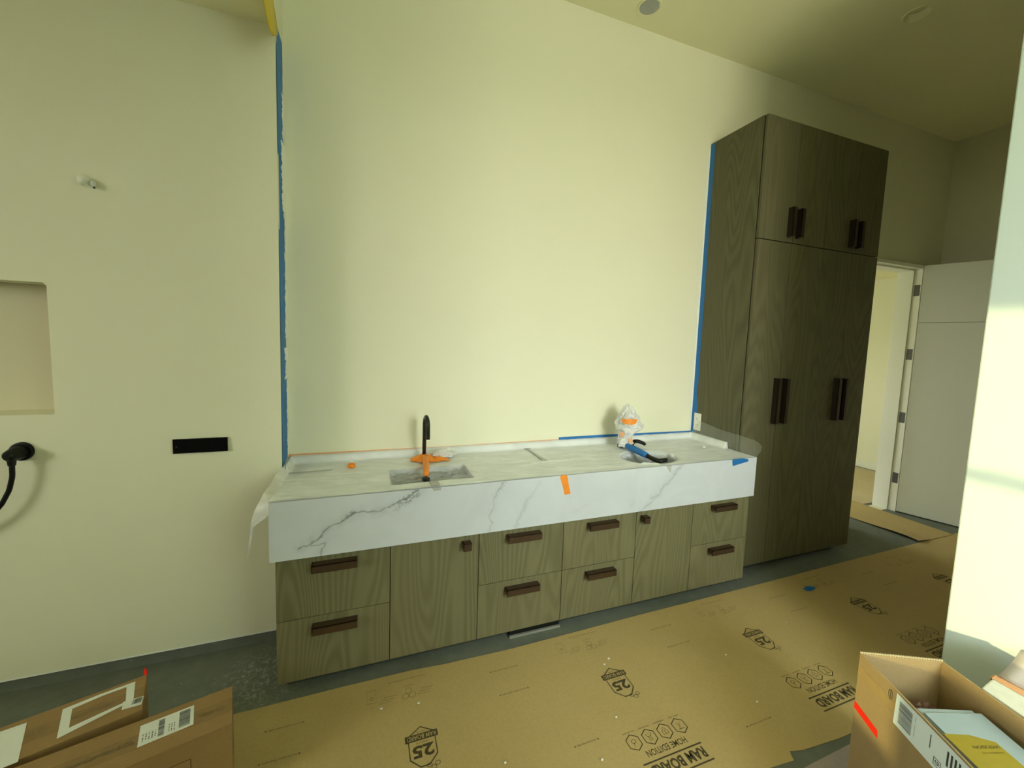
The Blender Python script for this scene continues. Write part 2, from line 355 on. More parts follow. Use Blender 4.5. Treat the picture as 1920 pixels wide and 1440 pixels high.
# door frame and the open door
fr = MB(); fr.box(5.672, 5.70, -0.072, 0.13, 0, 2.555); fr.box(4.69, 5.70, -0.072, 0.13, 2.522, 2.555); fr.box(4.69, 4.72, -0.012, 0.13, 0, 2.575)
fr.box(5.660, 5.672, -0.006, 0.130, 0.0, 2.522); fr.box(4.72, 5.672, -0.006, 0.130, 2.510, 2.522)
struct('trim_3', fr.mesh(bev=0.002), 'trimpaint')
dr = bpy.data.objects.new('door_1', None); C.objects.link(dr); dr['kind'] = 'structure'; LOC[dr.name] = (5.674, -0.076, 0.012)
dr.location = (5.674, -0.076, 0.012)
ang = math.atan2(-0.43, 0.145)
def door_mesh(mb): 
    me = mb.mesh(); return me
def rotdoor(me): me.transform(Matrix.Rotation(ang, 4, 'Z')); return me
def dlink(name, me, mat):
    o = bpy.data.objects.new(name, me); C.objects.link(o); o.parent = dr; me.materials.append(M[mat]); return o
DT = 0.045
dlink('slab', rotdoor(MB().box(0.0, 0.90, 0.0, DT, 0.0, 1.97).mesh()), 'doorpaint')
dlink('panel', rotdoor(MB().box(0.0, 0.90, 0.0, DT, 1.974, 2.540).mesh()), 'doorpaint')
for z in (2.31, 1.66, 1.003, 0.358):
    me = MB().box(5.6695, 5.6718, -0.062, -0.016, z-0.055, z+0.055).mesh(); me.transform(Matrix.Translation(-Vector(LOC[dr.name]))); dlink('hinge', me, 'steel')

# ------------------------------------------------------------------ base cabinets
XB = [0.032, 0.525, 0.973, 1.470, 1.968, 2.410, 2.900]
YV = -0.568
def channel_pull(x0, x1, zt, zb, y, vertical=False):
    """open channel pull: back leaf, bridge and front lip"""
    mb = MB(); d = 0.040; t = 0.0045
    if not vertical:
        mb.box(x0, x1, y-0.003, y, zb+0.006, zt); mb.box(x0, x1, y-d, y, zt-t, zt); mb.box(x0, x1, y-d, y-d+t, zb, zt)
        mb.box(x0, x0+t, y-d, y, zb+0.012, zt)
    else:
        mb.box(x0, x1, y-0.003, y, zb, zt); mb.box(x0, x0+t, y-d, y, zb, zt); mb.box(x0, x1, y-d, y-d+t, zb, zt)
        mb.box(x0, x1, y-d, y, zt-t, zt)
    return mb.mesh(bev=0.0008)
units = [('drawers', 'two-drawer base cabinet at the far left end of the counter'),
         ('door_r', 'base cabinet door with a square knob near its upper right corner'),
         ('drawers', 'two-drawer base cabinet directly above the slot grille'),
         ('drawers', 'two-drawer base cabinet right of the one above the slot grille'),
         ('door_l', 'base cabinet door with a square knob near its upper left corner'),
         ('drawers', 'two-drawer base cabinet beside the tall dark cabinet')]
for i, (kind, lab) in enumerate(units):
    x0, x1 = XB[i], XB[i+1]; t = thing('base_cabinet', 'grey stained oak ' + lab, 'cabinet', ((x0+x1)/2, -0.28, 0), 'base cabinets under the white stone counter')
    link('body', box(x0+0.0005, x1-0.0005, YV+0.022, -0.004, 0.062, 0.70), 'wood_tall', t)
    link('toe_kick', box(x0+0.0005 if i else x0+0.03, x1-0.0005, -0.50, -0.485, 0.0, 0.062), 'wood_dark', t)
    g = 0.0018
    cx_ = (x0+x1)/2
    if kind == 'drawers':
        for (z0, z1, zt, zb) in ((0.3645, 0.655, 0.627, 0.590), (0.062, 0.3612, 0.330, 0.293)):
            dfr = link('drawer_front', box(x0+g, x1-g, YV, YV+0.019, z0, z1, bev=0.0012), 'wood', t)
            link('handle', channel_pull(cx_-0.0975, cx_+0.0975, zt, zb, YV), 'bronze', dfr)
    else:
        dfr = link('door', box(x0+g, x1-g, YV, YV+0.019, 0.062, 0.655, bev=0.0012), 'wood', t)
        kx = 0.902 if kind == 'door_r' else 2.018
        link('knob', channel_pull(kx-0.0225, kx+0.0225, 0.625, 0.585, YV), 'bronze', dfr)
t = thing('toe_kick_grille', 'low slot grille with a pale metal lip under the third base cabinet', 'vent', (1.33, -0.53, 0))
link('lip', box(1.172, 1.486, -0.548, -0.537, 0.0005, 0.013), M.setdefault('lipmetal', plain('dull_lip_metal', (0.25, 0.25, 0.20), 0.5)), t)
link('slot', box(1.176, 1.482, -0.536, -0.502, 0.0005, 0.045), 'black', t)

# ------------------------------------------------------------------ tall cabinets
XT = [2.904, 3.236, 3.569, 3.893, 4.205]; YT = -0.465; ZT = 3.221; ZS = 2.415
for k, lab in enumerate(('tall four-door oak cabinet nearest the counter, blue tape down its side', 'tall four-door oak cabinet nearest the doorway')):
    x0, x1 = XT[2*k], XT[2*k+2]
    t = thing('tall_cabinet', 'dark grey-brown ' + lab, 'cabinet', ((x0+x1)/2, -0.23, 0), 'tall cabinets')
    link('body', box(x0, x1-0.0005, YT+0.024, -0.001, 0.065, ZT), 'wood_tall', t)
    link('toe_kick', box(x0+0.01, x1-(0.09 if k else 0.0005), -0.40, -0.385, 0.0, 0.065), 'wood_dark', t)
    link('seam_shadow', box(x0+0.006, x1-0.006, YT+0.019, YT+0.025, 0.067, ZT-0.004), 'black', t)  # black backing stands in for the shadow gaps around the doors
    for j in range(2):
        a, b = XT[2*k+j], XT[2*k+j+1]
        if k == 0 and j == 0: a += 0.005
        for (z0, z1, h0, h1) in ((0.065, ZS-0.003, 1.13, 1.458), (ZS+0.003, ZT, 2.452, 2.650)):
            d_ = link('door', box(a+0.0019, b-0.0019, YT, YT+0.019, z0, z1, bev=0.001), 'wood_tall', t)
            seam = XT[2*k+1]; hx = seam-0.060 if j == 0 else seam+0.026
            if j == 0: link('handle', channel_pull(hx, hx+0.034, h1, h0, YT, True), 'bronze_dark', d_)
            else: link('handle', channel_pull(hx, hx+0.034, h1, h0, YT, True), 'bronze_dark', d_)

# ------------------------------------------------------------------ stone counter with thick apron
ZC = 0.93; YC = -0.587
top = thing('countertop', 'white veined stone counter with a deep front apron along the recess', 'countertop', (1.46, -0.3, ZC-0.27))
hole1 = [(0.53, -0.27), (0.53, -0.505), (0.955, -0.505), (0.955, -0.27)]
hole2 = circ(2.17, -0.41, 0.20, 36, 0.135)
me = plate([(0.015, YC+0.031), (2.9025, YC+0.031), (2.9025, -0.001), (0.0025, -0.001), (0.0025, -0.18), (0.015, -0.18)], [hole1, hole2], 'z', 0.03, ZC-0.03)
link('slab', me, 'marble', top)
def seg_dist(px, pz, pts):
    d = np.full(px.shape, 9.0); tt = np.zeros(px.shape)
    acc = 0
    for (a, b) in zip(pts, pts[1:]):
        ax, az_ = a; bx, bz = b; L2 = (bx-ax)**2+(bz-az_)**2
        t = np.clip(((px-ax)*(bx-ax)+(pz-az_)*(bz-az_))/L2, 0, 1); q = np.hypot(px-(ax+t*(bx-ax)), pz-(az_+t*(bz-az_)))
        m_ = q < d; d = np.where(m_, q, d); tt = np.where(m_, acc+t, tt); acc += 1
    return d, tt/acc
def veined(nx, nz_, P, veins, x0, x1, a0, a1):
    xs = np.linspace(x0, x1, nx); zs = np.linspace(a0, a1, nz_); X, Z = np.meshgrid(xs, zs)
    n1 = np.array([[noise.noise(Vector((x*9, z*9, 1.3))) for x in xs] for z in zs]); n2 = np.array([[noise.noise(Vector((x*34, z*34, 7.7))) for x in xs] for z in zs])
    n3 = np.array([[noise.noise(Vector((x*90, z*90, 3.1))) for x in xs] for z in zs])
    wx = X+0.012*n1+0.010*n2; wz = Z+0.012*np.roll(n1, 37, 1)+0.010*np.roll(n2, 53, 1)
    att = np.zeros(X.shape)
    for pts, w, s, halo in veins:
        d, tt = seg_dist(wx, wz, pts)
        core = s*np.exp(-(d/(w*(0.55+1.3*np.abs(n2))))**2)*(0.98+0.5*n1)
        hz = halo*np.exp(-(d/0.028)**2)*(0.5+0.8*n2); bl = np.clip((np.abs(n3)-0.16)*7, 0, 1)*np.clip(halo*4.5, 0, 0.85)*np.exp(-(d/0.016)**2)*np.clip(0.35+2.2*n1, 0, 1); hz = np.maximum(hz, bl)
        att = np.maximum(att, np.maximum(core, np.clip(hz, 0, 1)))
    att = np.clip(att, 0, 1)
    verts = [P(x, z) for z in zs for x in xs]
    faces = [(j*nx+i, j*nx+i+1, (j+1)*nx+i+1, (j+1)*nx+i) for j in range(nz_-1) for i in range(nx-1)]
    me = mesh(verts, faces); at = me.attributes.new('vein', 'FLOAT', 'POINT'); at.data.foreach_set('value', att.ravel().astype(np.float32)); return me
vA = [([(0.135, 0.708), (0.165, 0.722), (0.191, 0.741), (0.225, 0.765), (0.262, 0.792), (0.30, 0.80), (0.352, 0.838), (0.40, 0.842), (0.457, 0.842), (0.542, 0.866), (0.60, 0.885), (0.66, 0.92)], 0.0042, 0.95, 0.22),
      ([(0.165, 0.722), (0.21, 0.715), (0.235, 0.725), (0.228, 0.70), (0.217, 0.662)], 0.0040, 0.8, 0.15),
      ([(0.545, 0.868), (0.58, 0.862), (0.62, 0.872), (0.66, 0.905)], 0.0055, 0.55, 0.2),
      ([(0.40, 0.842), (0.46, 0.828), (0.52, 0.832), (0.56, 0.85)], 0.006, 0.18, 0.1),
      ([(1.100, 0.928), (1.06, 0.885), (1.036, 0.83), (1.040, 0.79), (1.012, 0.74), (1.03, 0.70), (1.020, 0.662)], 0.0045, 0.45, 0.10),
      ([(1.300, 0.905), (1.255, 0.85), (1.221, 0.79), (1.19, 0.72), (1.165, 0.662)], 0.010, 0.20, 0.06),
      ([(2.285, 0.93), (2.250, 0.90), (2.220, 0.868), (2.190, 0.84), (2.130, 0.785), (2.118, 0.755), (2.07, 0.72), (2.035, 0.695), (1.99, 0.662)], 0.0045, 0.42, 0.10),
      ([(2.118, 0.755), (2.085, 0.745), (2.05, 0.73)], 0.007, 0.35, 0.1), ([(1.52, 0.70), (1.56, 0.72), (1.585, 0.74)], 0.004, 0.15, 0.02),
      ([(1.90, 0.70), (1.93, 0.72)], 0.005, 0.18, 0.03)]
link('apron', veined(760, 72, lambda x, z: (x, YC, z), vA, 0.015, 2.916, 0.66, ZC), 'marble', top)
mb = MB(); mb.box(0.0152, 2.9158, YC+0.0004, YC+0.03, 0.6602, ZC-0.0302)
mb.add([(0.015, YC, ZC), (2.916, YC, ZC), (2.916, YC+0.0308, ZC), (0.015, YC+0.0308, ZC)], [(0, 1, 2, 3)])
mb.add([(0.015, YC, 0.66), (0.015, YC, ZC), (0.015, YC+0.0308, ZC), (0.015, YC+0.0308, 0.66)], [(0, 1, 2, 3)])
mb.add([(2.916, YC, 0.66), (2.916, YC, ZC), (2.916, YC+0.0308, ZC), (2.916, YC+0.0308, 0.66)], [(0, 3, 2, 1)])
mb.add([(0.015, YC, 0.66), (2.916, YC, 0.66), (2.916, YC+0.0308, 0.66), (0.015, YC+0.0308, 0.66)], [(3, 2, 1, 0)])
link('apron_core', mb.mesh(), 'marble', top)
link('backsplash', box(0.0025, 2.9025, -0.018, -0.001, ZC, 0.968, bev=0.001), 'marble', top)
link('side_splash', box(2.886, 2.9035, -0.355, -0.018, ZC, 0.972, bev=0.001), 'marble', top)
link('side_splash', box(0.0025, 0.012, -0.182, -0.019, ZC, 0.968, bev=0.001), 'marble', top)
# sinks
def basin(name, label, loop, depth, cx_, cy_):
    k = len(loop); vs = []; sc = [1.02, 1.0, 0.97, 0.90, 0.6, 0.08]; zz = [0, -0.03, -depth*0.8, -depth*0.97, -depth, -depth-0.003]
    for s, z in zip(sc, zz): vs += [(cx_+(x-cx_)*s, cy_+(y-cy_)*s, ZC-0.031+z) for x, y in loop]
    fs = [(i*k+j, i*k+(j+1) % k, (i+1)*k+(j+1) % k, (i+1)*k+j) for i in range(len(sc)-1) for j in range(k)]+[tuple(range((len(sc)-1)*k, len(sc)*k))]
    t = thing(name, label, 'sink', (cx_, cy_, ZC-0.031-depth))
    me = mesh(vs, fs); link('bowl', me, M['sinkmat'], t)
    mb = MB(); mb.tube([(cx_, cy_, ZC-0.034-depth), (cx_, cy_, ZC-0.028-depth)], 0.03, 20); link('drain', mb.mesh(), 'steel', t)
M['sinkmat'] = plain('stainless_sink', (0.26, 0.28, 0.28), 0.35, 0.5)
basin('sink', 'rectangular undermount sink under film, below the uncovered black faucet', [(0.53+i*0.425/8, -0.505) for i in range(8)]+[(0.955, -0.505+i*0.235/5) for i in range(5)]+[(0.955-i*0.425/8, -0.27) for i in range(8)]+[(0.53, -0.27-i*0.235/5) for i in range(5)], 0.16, 0.7425, -0.3875)
basin('sink', 'oval undermount sink under sagging film, below the bagged faucet', hole2, 0.16, 2.17, -0.41)

# ------------------------------------------------------------------ masking film over the counter
def sm(a, b, x): t = min(1, max(0, (x-a)/(b-a))); return t*t*(3-2*t)
def film_z(x, y):
    z = ZC+0.0035+0.0035*abs(noise.noise(Vector((x*3.1, y*15, 0.4))))+0.0025*abs(noise.noise(Vector((x*11, y*31, 4))))
    m1 = sm(0.53, 0.548, x)*sm(0.955, 0.937, x)*sm(-0.505, -0.49, y)*sm(-0.262, -0.30, y)
    w = abs(noise.noise(Vector((x*4+y*9, y*26-x*7, 9))))+0.6*abs(noise.noise(Vector((x*16-y*26, y*44+x*12, 2))))
    z -= m1*(0.012+0.045*w)
    r = math.hypot((x-2.17)/0.205, (y+0.41)/0.142)
    m2 = 1-sm(0.55, 1.08, r); z -= m2*(0.060+0.05*abs(noise.noise(Vector((x*12+y*9, y*20, 5))))+0.02*abs(noise.noise(Vector((x*35, y*50-x*20, 8)))))
    for (fx, fy, ex, ey, hgt, wd) in ((2.285, -0.50, 2.36, -0.38, 0.018, 0.012), (2.02, -0.53, 2.12, -0.545, 0.010, 0.010), (1.36, -0.345, 1.60, -0.335, 0.006, 0.006)):
        d, _ = seg_dist(np.array([x]), np.array([y]), [(fx, fy), (ex, ey)]); z += hgt*math.exp(-(float(d[0])/wd)**2)
    if y > -0.05: z = max(z, ZC+0.004+(0.038)*sm(-0.05, -0.0192, y))
    if x > 2.84 and y > -0.365: z = max(z, ZC+0.004+0.045*sm(2.86, 2.885, x))
    if x < 0.05 and y > -0.2: z = max(z, ZC+0.004+0.038*sm(0.045, 0.012, x)*sm(-0.2, -0.17, y))
    return z
nx, ny = 300, 84; x0f, x1f, y0f, y1f = 0.016, 2.900, YC+0.002, -0.0185
vs = [(x0f+(x1f-x0f)*i/(nx-1), y0f+(y1f-y0f)*j/(ny-1)) for j in range(ny) for i in range(nx)]
vs = [(x, y, film_z(x, y)) for x, y in vs]
# the film's top strip is taped to the wall above the backsplash
fs = [(j*nx+i, j*nx+i+1, (j+1)*nx+i+1, (j+1)*nx+i) for j in range(ny-1) for i in range(nx-1)]
k0 = len(vs); vs += [(x0f+(x1f-x0f)*i/(nx-1), -0.0035, 0.9745+0.002*noise.noise(Vector((i*0.2, 0, 0)))) for i in range(nx)]
fs += [((ny-1)*nx+i, (ny-1)*nx+i+1, k0+i+1, k0+i) for i in range(nx-1)]
sheet = thing('masking_film', 'clear wrinkled masking film spread over the stone counter and into both sinks', 'plastic sheet', (1.46, -0.3, ZC))
me = mesh(vs, fs, True); at = me.attributes.new('cling', 'FLOAT', 'POINT')
def cling(x, y):
    a = sm(0.524, 0.534, x)*sm(0.962, 0.950, x)*sm(-0.512, -0.500, y)*sm(-0.262, -0.275, y); r = math.hypot((x-2.17)/0.205, (y+0.41)/0.142)
    return 1-0.56*a-0.66*(1-sm(0.80, 1.02, r))
at.data.foreach_set('value', np.array([cling(v[0], v[1]) for v in vs], dtype=np.float32))
link('cover', me, 'filmtop', sheet)
A = resample([(0.002, -0.188, 0.968), (-0.004, -0.25, 0.965), (-0.012, -0.40, 0.955), (-0.022, -0.50, 0.945), (-0.040, -0.56, 0.90), (-0.062, -0.555, 0.83), (-0.076, -0.53, 0.75), (-0.086, -0.50, 0.655)], 34)
B = resample([(0.030, -0.188, 0.936), (0.030, -0.25, 0.936), (0.030, -0.40, 0.936), (0.028, -0.50, 0.936), (0.012, -0.585, 0.925), (0.010, -0.56, 0.86), (-0.052, -0.56, 0.82), (-0.066, -0.53, 0.75), (-0.084, -0.50, 0.655)], 34)
v_, f_ = ruled(A, B, 8, 0.006, 3); link('hanging_end', mesh(v_, f_, True), 'film', sheet)
A = resample([(2.884, -0.02, 0.978), (2.884, -0.355, 0.978), (2.894, -0.375, 0.94), (2.900, -0.46, 0.936), (2.914, -0.587, 0.934)], 30)
B = resample([(2.897, -0.085, 1.085), (2.896, -0.29, 1.060), (2.895, -0.45, 1.054), (2.893, -0.60, 1.046), (2.893, -0.640, 1.020), (2.896, -0.630, 0.985)], 30)
v_, f_ = ruled(A, B, 10, 0.004, 8); link('side_flap', mesh(v_, f_, True), 'filmside', sheet)
# tape on the film
def strip(name, pts, th, mat, label, cat='tape', group=None, parent=None, n=None):
    P = [Vector(p) for p in pts]; nrm = Vector(n) if n else (P[1]-P[0]).cross(P[2]-P[0]).normalized()
    return link(name, MB().prism(P, nrm*th).mesh(), mat, parent, label, cat, group)
strip('orange_tape', [(1.421, YC-0.0005, 0.925), (1.440, YC-0.0005, 0.936), (1.464, YC-0.0005, 0.930), (1.472, YC-0.0005, 0.912), (1.474, YC-0.0005, 0.888), (1.492, YC-0.0005, 0.823), (1.455, YC-0.0005, 0.819), (1.440, YC-0.0005, 0.872)], 0.0012, 'orange', 'short torn strip of orange tape stuck on the middle of the white apron', n=(0, -1, 0))
strip('blue_tape', [(2.693, YC-0.0005, 0.930), (2.790, YC-0.0005, 0.932), (2.836, YC-0.0005, 0.922), (2.838, YC-0.0005, 0.908), (2.700, YC-0.0005, 0.886), (2.695, YC-0.0005, 0.905)], 0.0012, 'blue', 'piece of blue painter tape near the right end of the white apron', n=(0, -1, 0))
strip('grey_tape', [(0.718, YC-0.0005, 0.930), (0.760, YC-0.0005, 0.930), (0.765, YC-0.0005, 0.917), (0.728, YC-0.0005, 0.913)], 0.001, 'greytape', 'small grey tape tab on the counter front edge below the first sink', n=(0, -1, 0))
strip('grey_tape', [(2.150, YC-0.0005, 0.930), (2.190, YC-0.0005, 0.930), (2.188, YC-0.0005, 0.884), (2.176, YC-0.0005, 0.892)], 0.001, 'greytape', 'pointed grey-mauve tape tab on the counter front edge below the second sink', n=(0, -1, 0))
for pts, lab in (([(1.425, -0.03, 0), (1.462, -0.03, 0), (1.462, -0.075, 0), (1.425, -0.075, 0)], 'small grey tape square near the backsplash, midway between the sinks'),
                 ([(1.436, -0.08, 0), (1.446, -0.08, 0), (1.462, -0.342, 0), (1.436, -0.342, 0)], 'thin grey tape line running forward between the two sinks'),
                 ([(0.035, -0.205, 0), (0.24, -0.20, 0), (0.24, -0.212, 0), (0.035, -0.22, 0)], 'grey tape fold on the film close to the counter left end'),
                 ([(0.715, -0.522, 0), (0.758, -0.522, 0), (0.760, -0.583, 0), (0.718, -0.583, 0)], 'pale frosted tape on the film in front of the first sink')):
    strip('grey_tape', [(x, y, ZC+0.0095) for x, y, z in pts], 0.0008, 'greytape', lab, n=(0, 0, 1))

# ------------------------------------------------------------------ masking tape round the recess
t = thing('blue_tape', 'long blue painter tape down the left return of the recess, smeared with plaster', 'tape', (0.001, -0.1, 0.97))
def vstrip(z0, z1, ya, base, amp, seed, mat, name, x=0.0018, th=0.0008, step=0.02):
    rg = ragged(z0, z1, step, base, amp, seed)
    pts = [(x, ya, z0)]+[(x, y, z) for z, y in rg]+[(x, ya, z1)]
    vs = []; fs = []
    for z, y in rg: vs += [(x, ya, z), (x, y, z), (x+th, y, z), (x+th, ya, z)]
    k = len(rg)
    for i in range(k-1):
        a = i*4; b = a+4
        fs += [(a, a+1, b+1, b), (a+1, a+2, b+2, b+1), (a+2, a+3, b+3, b+2), (a+3, a, b, b+3)]
    fs += [(0, 3, 2, 1), (4*k-4, 4*k-3, 4*k-2, 4*k-1)]
    return link(name, mesh(vs, fs), mat, t)
vstrip(2.95, 3.150, -0.160, -0.030, 0.010, 2.2, 'blue', 'tape_piece')
vstrip(2.55, 3.06, -0.180, -0.040, 0.014, 4.1, 'blue', 'tape_piece', x=0.0027)
vstrip(2.16, 2.62, -0.150, -0.020, 0.012, 5.1, 'blue', 'tape_piece', x=0.0012)
vstrip(0.985, 2.185, -0.181, -0.035, 0.012, 6.6, 'blue', 'tape_piece', x=0.0022)
strip('tape_piece', [(0.003, -0.1815, 0.9855), (0.003, -0.04, 0.9855), (0.003, -0.185, 0.962)], 0.0008, 'blue', None, None, parent=t, n=(1, 0, 0))
rng = random.Random(4)
def smear(z0, z1, yb, w, seed, x=0.0034):
    vs = []; fs = []; k = 0; z = z0
    while z < z1:
        a = yb-w*(0.55+0.9*abs(noise.noise(Vector((z*23, seed, 0.3))))+0.4*noise.noise(Vector((z*90, seed, 1)))); b = yb+0.012
        vs += [(x, a, z), (x, b, z), (x+0.0018, b, z), (x+0.0018, a, z)]; k += 1; z += 0.012
    for i in range(k-1):
        p = i*4; q = p+4; fs += [(p, p+1, q+1, q), (p+1, p+2, q+2, q+1), (p+2, p+3, q+3, q+2), (p+3, p, q, q+3)]
    fs += [(0, 3, 2, 1), (4*k-4, 4*k-3, 4*k-2, 4*k-1)]
    link('plaster_smear', mesh(vs, fs), 'plaster', t)
smear(0.99, 1.42, -0.012, 0.042, 1); smear(1.42, 1.60, -0.015, 0.085, 2); smear(1.64, 1.93, -0.012, 0.055, 3); smear(1.95, 2.30, -0.010, 0.045, 5); smear(2.30, 2.66, -0.012, 0.110, 6); smear(2.66, 2.90, -0.02, 0.055, 7)
# right tape on the cabinet side
t = thing('blue_tape', 'long blue painter tape down the side of the tall cabinet where it meets the wall', 'tape', (2.902, -0.02, 0.98))
rg = ragged(0.975, 3.215, 0.05, -0.043, 0.003, 9.4); vs = []; fs = []
for z, y in rg:
    if z < 1.25: y -= 0.012
    vs += [(2.9035, -0.0015, z), (2.9035, y, z), (2.9025, y, z), (2.9025, -0.0015, z)]
k = len(rg)
for i in range(k-1):
    p = i*4; q = p+4; fs += [(p, p+1, q+1, q), (p+1, p+2, q+2, q+1), (p+2, p+3, q+3, q+2), (p+3, p, q, q+3)]
fs += [(0, 3, 2, 1), (4*k-4, 4*k-3, 4*k-2, 4*k-1)]
link('tape_piece', mesh(vs, fs), 'blue', t)
vs = []; fs = []; k = 0; z = 0.99
while z < 3.2:
    a = 2.903-0.012-0.016*abs(noise.noise(Vector((z*9, 4, 0)))); vs += [(a, -0.0005, z), (2.9025, -0.0005, z), (2.9025, -0.0018, z), (a, -0.0018, z)]; z += 0.03; k += 1
for i in range(k-1):
    p = i*4; q = p+4; fs += [(p, p+1, q+1, q), (p+1, p+2, q+2, q+1), (p+2, p+3, q+3, q+2), (p+3, p, q, q+3)]
link('plaster_smear', mesh(vs, fs), 'plaster', t)
strip('orange_tape', [(0.004, -0.001, 0.971), (1.715, -0.001, 0.966), (1.715, -0.001, 0.979), (0.9, -0.001, 0.976), (0.004, -0.001, 0.984)], 0.0012, 'salmon', 'thin pale orange masking tape line along the back wall above the counter', n=(0, -1, 0))
strip('blue_tape', [(1.705, -0.0006, 0.962), (2.25, -0.0006, 0.968), (2.899, -0.0006, 0.974), (2.899, -0.0006, 0.984), (2.45, -0.0006, 0.988), (2.06, -0.0006, 0.992), (1.705, -0.0006, 0.992)], 0.0025, 'blue', 'horizontal blue masking tape on the back wall behind the bagged faucet', n=(0, -1, 0))
# yellow tape dangling from the bulkhead edge
A = resample([(0.012, -0.62, 3.12), (0.012, -0.50, 3.03), (0.014, -0.423, 2.989), (0.014, -0.345, 2.985)], 12)
B = resample([(0.012, -0.38, 3.27), (0.012, -0.294, 3.167), (0.014, -0.24, 3.125), (0.014, -0.195, 3.085)], 12)
v_, f_ = ruled(A, B, 5, 0.006, 2)
bm = bmesh.new(); me = mesh(v_, f_, True); bm.from_mesh(me); bmesh.ops.solidify(bm, geom=list(bm.faces), thickness=0.0012); bm.to_mesh(me); bm.free()
link('yellow_tape', me, 'yellow', None, 'loose end of yellow tape hanging from the bulkhead corner above the blue tape', 'tape')

# ------------------------------------------------------------------ faucets
def arc(c, r, a0, a1, n, plane_x): return [(plane_x, c[0]-r*math.cos(a0+(a1-a0)*i/n), c[1]+r*math.sin(a0+(a1-a0)*i/n)) for i in range(n+1)]
def goose(x, yb, zb, zt, r, drop, dx=0.0):
    pts = [(x, yb, zb), (x, yb, zt-r)]
    for i in range(1, 15): a = math.pi*i/14; pts.append((x+dx*(i/14), yb-r+r*math.cos(a), zt-r+r*math.sin(a)))
    pts.append((x+dx, yb-2*r, drop)); return pts
t = thing('faucet', 'matte black gooseneck faucet standing uncovered behind the first sink, orange tape at its foot', 'faucet', (0.742, -0.13, ZC))
link('spout', MB().tube(goose(0.742, -0.13, ZC, 1.205, 0.045, 1.082, 0.008), 0.0115, 16).mesh(smooth=True), 'blackmetal', t)
link('base', MB().tube([(0.742, -0.13, ZC+0.001), (0.742, -0.13, ZC+0.02), (0.742, -0.13, ZC+0.022)], [0.026, 0.026, 0.016], 20).mesh(), 'blackmetal', t)
def crumple(c, rx, ry, rz, seed, amp=0.35, sub=3, shape=None):
    bm = bmesh.new(); bmesh.ops.create_icosphere(bm, subdivisions=sub, radius=1)
    for v in bm.verts:
        d = v.co.normalized(); k = 1+amp*(noise.noise(d*2.1+Vector((seed, 0, 0)))+0.5*noise.noise(d*5.3+Vector((0, seed, 0))))
        p = Vector((d.x*rx*k, d.y*ry*k, d.z*rz*k)); v.co = p+Vector(c)
    me = bpy.data.meshes.new('m'); bm.to_mesh(me); bm.free(); return me
def rag_cone(c, r_in, r_out, h, seed, n=40):
    vs = []; 
    for i in range(n):
        a = 2*math.pi*i/n; k = 1+0.45*noise.noise(Vector((math.cos(a)*1.6, math.sin(a)*1.6, seed)))+0.25*noise.noise(Vector((math.cos(a)*6, math.sin(a)*6, seed)))
        for s in range(5):
            f = s/4; rr = r_in+(r_out*k-r_in)*f; z = h*(1-f)**1.3+0.006*noise.noise(Vector((a*4, s*1.7, seed))); ex = 1.0
            vs.append((c[0]+rr*math.cos(a)*ex, c[1]+rr*math.sin(a)*0.75, c[2]+z))
    fs = [(i*5+s, i*5+s+1, ((i+1) % n)*5+s+1, ((i+1) % n)*5+s) for i in range(n) for s in range(4)]
    me = mesh(vs, fs); bm = bmesh.new(); bm.from_mesh(me); bmesh.ops.solidify(bm, geom=list(bm.faces), thickness=0.001); bm.to_mesh(me); bm.free(); return me
link('tape_collar', rag_cone((0.742, -0.135, 0.9420), 0.013, 0.085, 0.032, 1.7), 'orange', t)
t = thing('hose', 'short orange-taped hose with a black tip resting across the first sink', 'hose', (0.73, -0.3, ZC))
link('sleeve', MB().tube(resample([(0.745, -0.165, 0.963), (0.733, -0.28, 0.955), (0.712, -0.43, 0.945)], 9), [0.0185, 0.019, 0.019, 0.0185, 0.018, 0.0175, 0.017, 0.016, 0.013], 14).mesh(smooth=True), M['orangedeep'] if 'orangedeep' in M else 'orange', t)
link('tip', crumple((0.706, -0.468, 0.936), 0.020, 0.030, 0.010, 4.2, 0.3), 'black', t)
t = thing('faucet_lever', 'black lever beside the uncovered faucet, half wrapped in clear film and orange tape', 'faucet handle', (0.85, -0.11, ZC))
v_ = [(0.800, -0.085, 0.955), (0.826, -0.088, 0.964), (0.852, -0.094, 0.966), (0.878, -0.105, 0.958), (0.900, -0.118, 0.944)]
link('lever', MB().tube(resample(v_, 10), [0.006, 0.010, 0.012, 0.0125, 0.0125, 0.0125, 0.012, 0.011, 0.010, 0.008], 12).mesh(smooth=True), 'black', t)
link('wrap', crumple((0.862, -0.10, 0.958), 0.075, 0.045, 0.030, 7.7, 0.3), 'bag', t)
link('tape', rag_cone((0.822, -0.165, 0.940), 0.004, 0.055, 0.022, 9.1, 30), 'orange', t)
# bagged faucet
t = thing('faucet', 'black faucet wrapped in a crinkled clear bag and orange tape behind the oval sink', 'faucet', (2.14, -0.17, ZC))
link('spout', MB().tube(goose(2.130, -0.155, ZC, 1.175, 0.030, 1.09, 0.02), 0.0115, 14).mesh(smooth=True), 'blackmetal', t)
prof = [(0.955, 2.135, 0.062, 0.045), (0.975, 2.140, 0.060, 0.045), (1.00, 2.135, 0.052, 0.045), (1.03, 2.130, 0.044, 0.045), (1.05, 2.150, 0.062, 0.055), (1.07, 2.160, 0.088, 0.062), (1.095, 2.165, 0.105, 0.066), (1.12, 2.158, 0.098, 0.064), (1.15, 2.152, 0.082, 0.06), (1.18, 2.147, 0.064, 0.052), (1.21, 2.145, 0.045, 0.04), (1.235, 2.143, 0.026, 0.024), (1.25, 2.142, 0.006, 0.006)]
n = 40; vs = []
PF = []
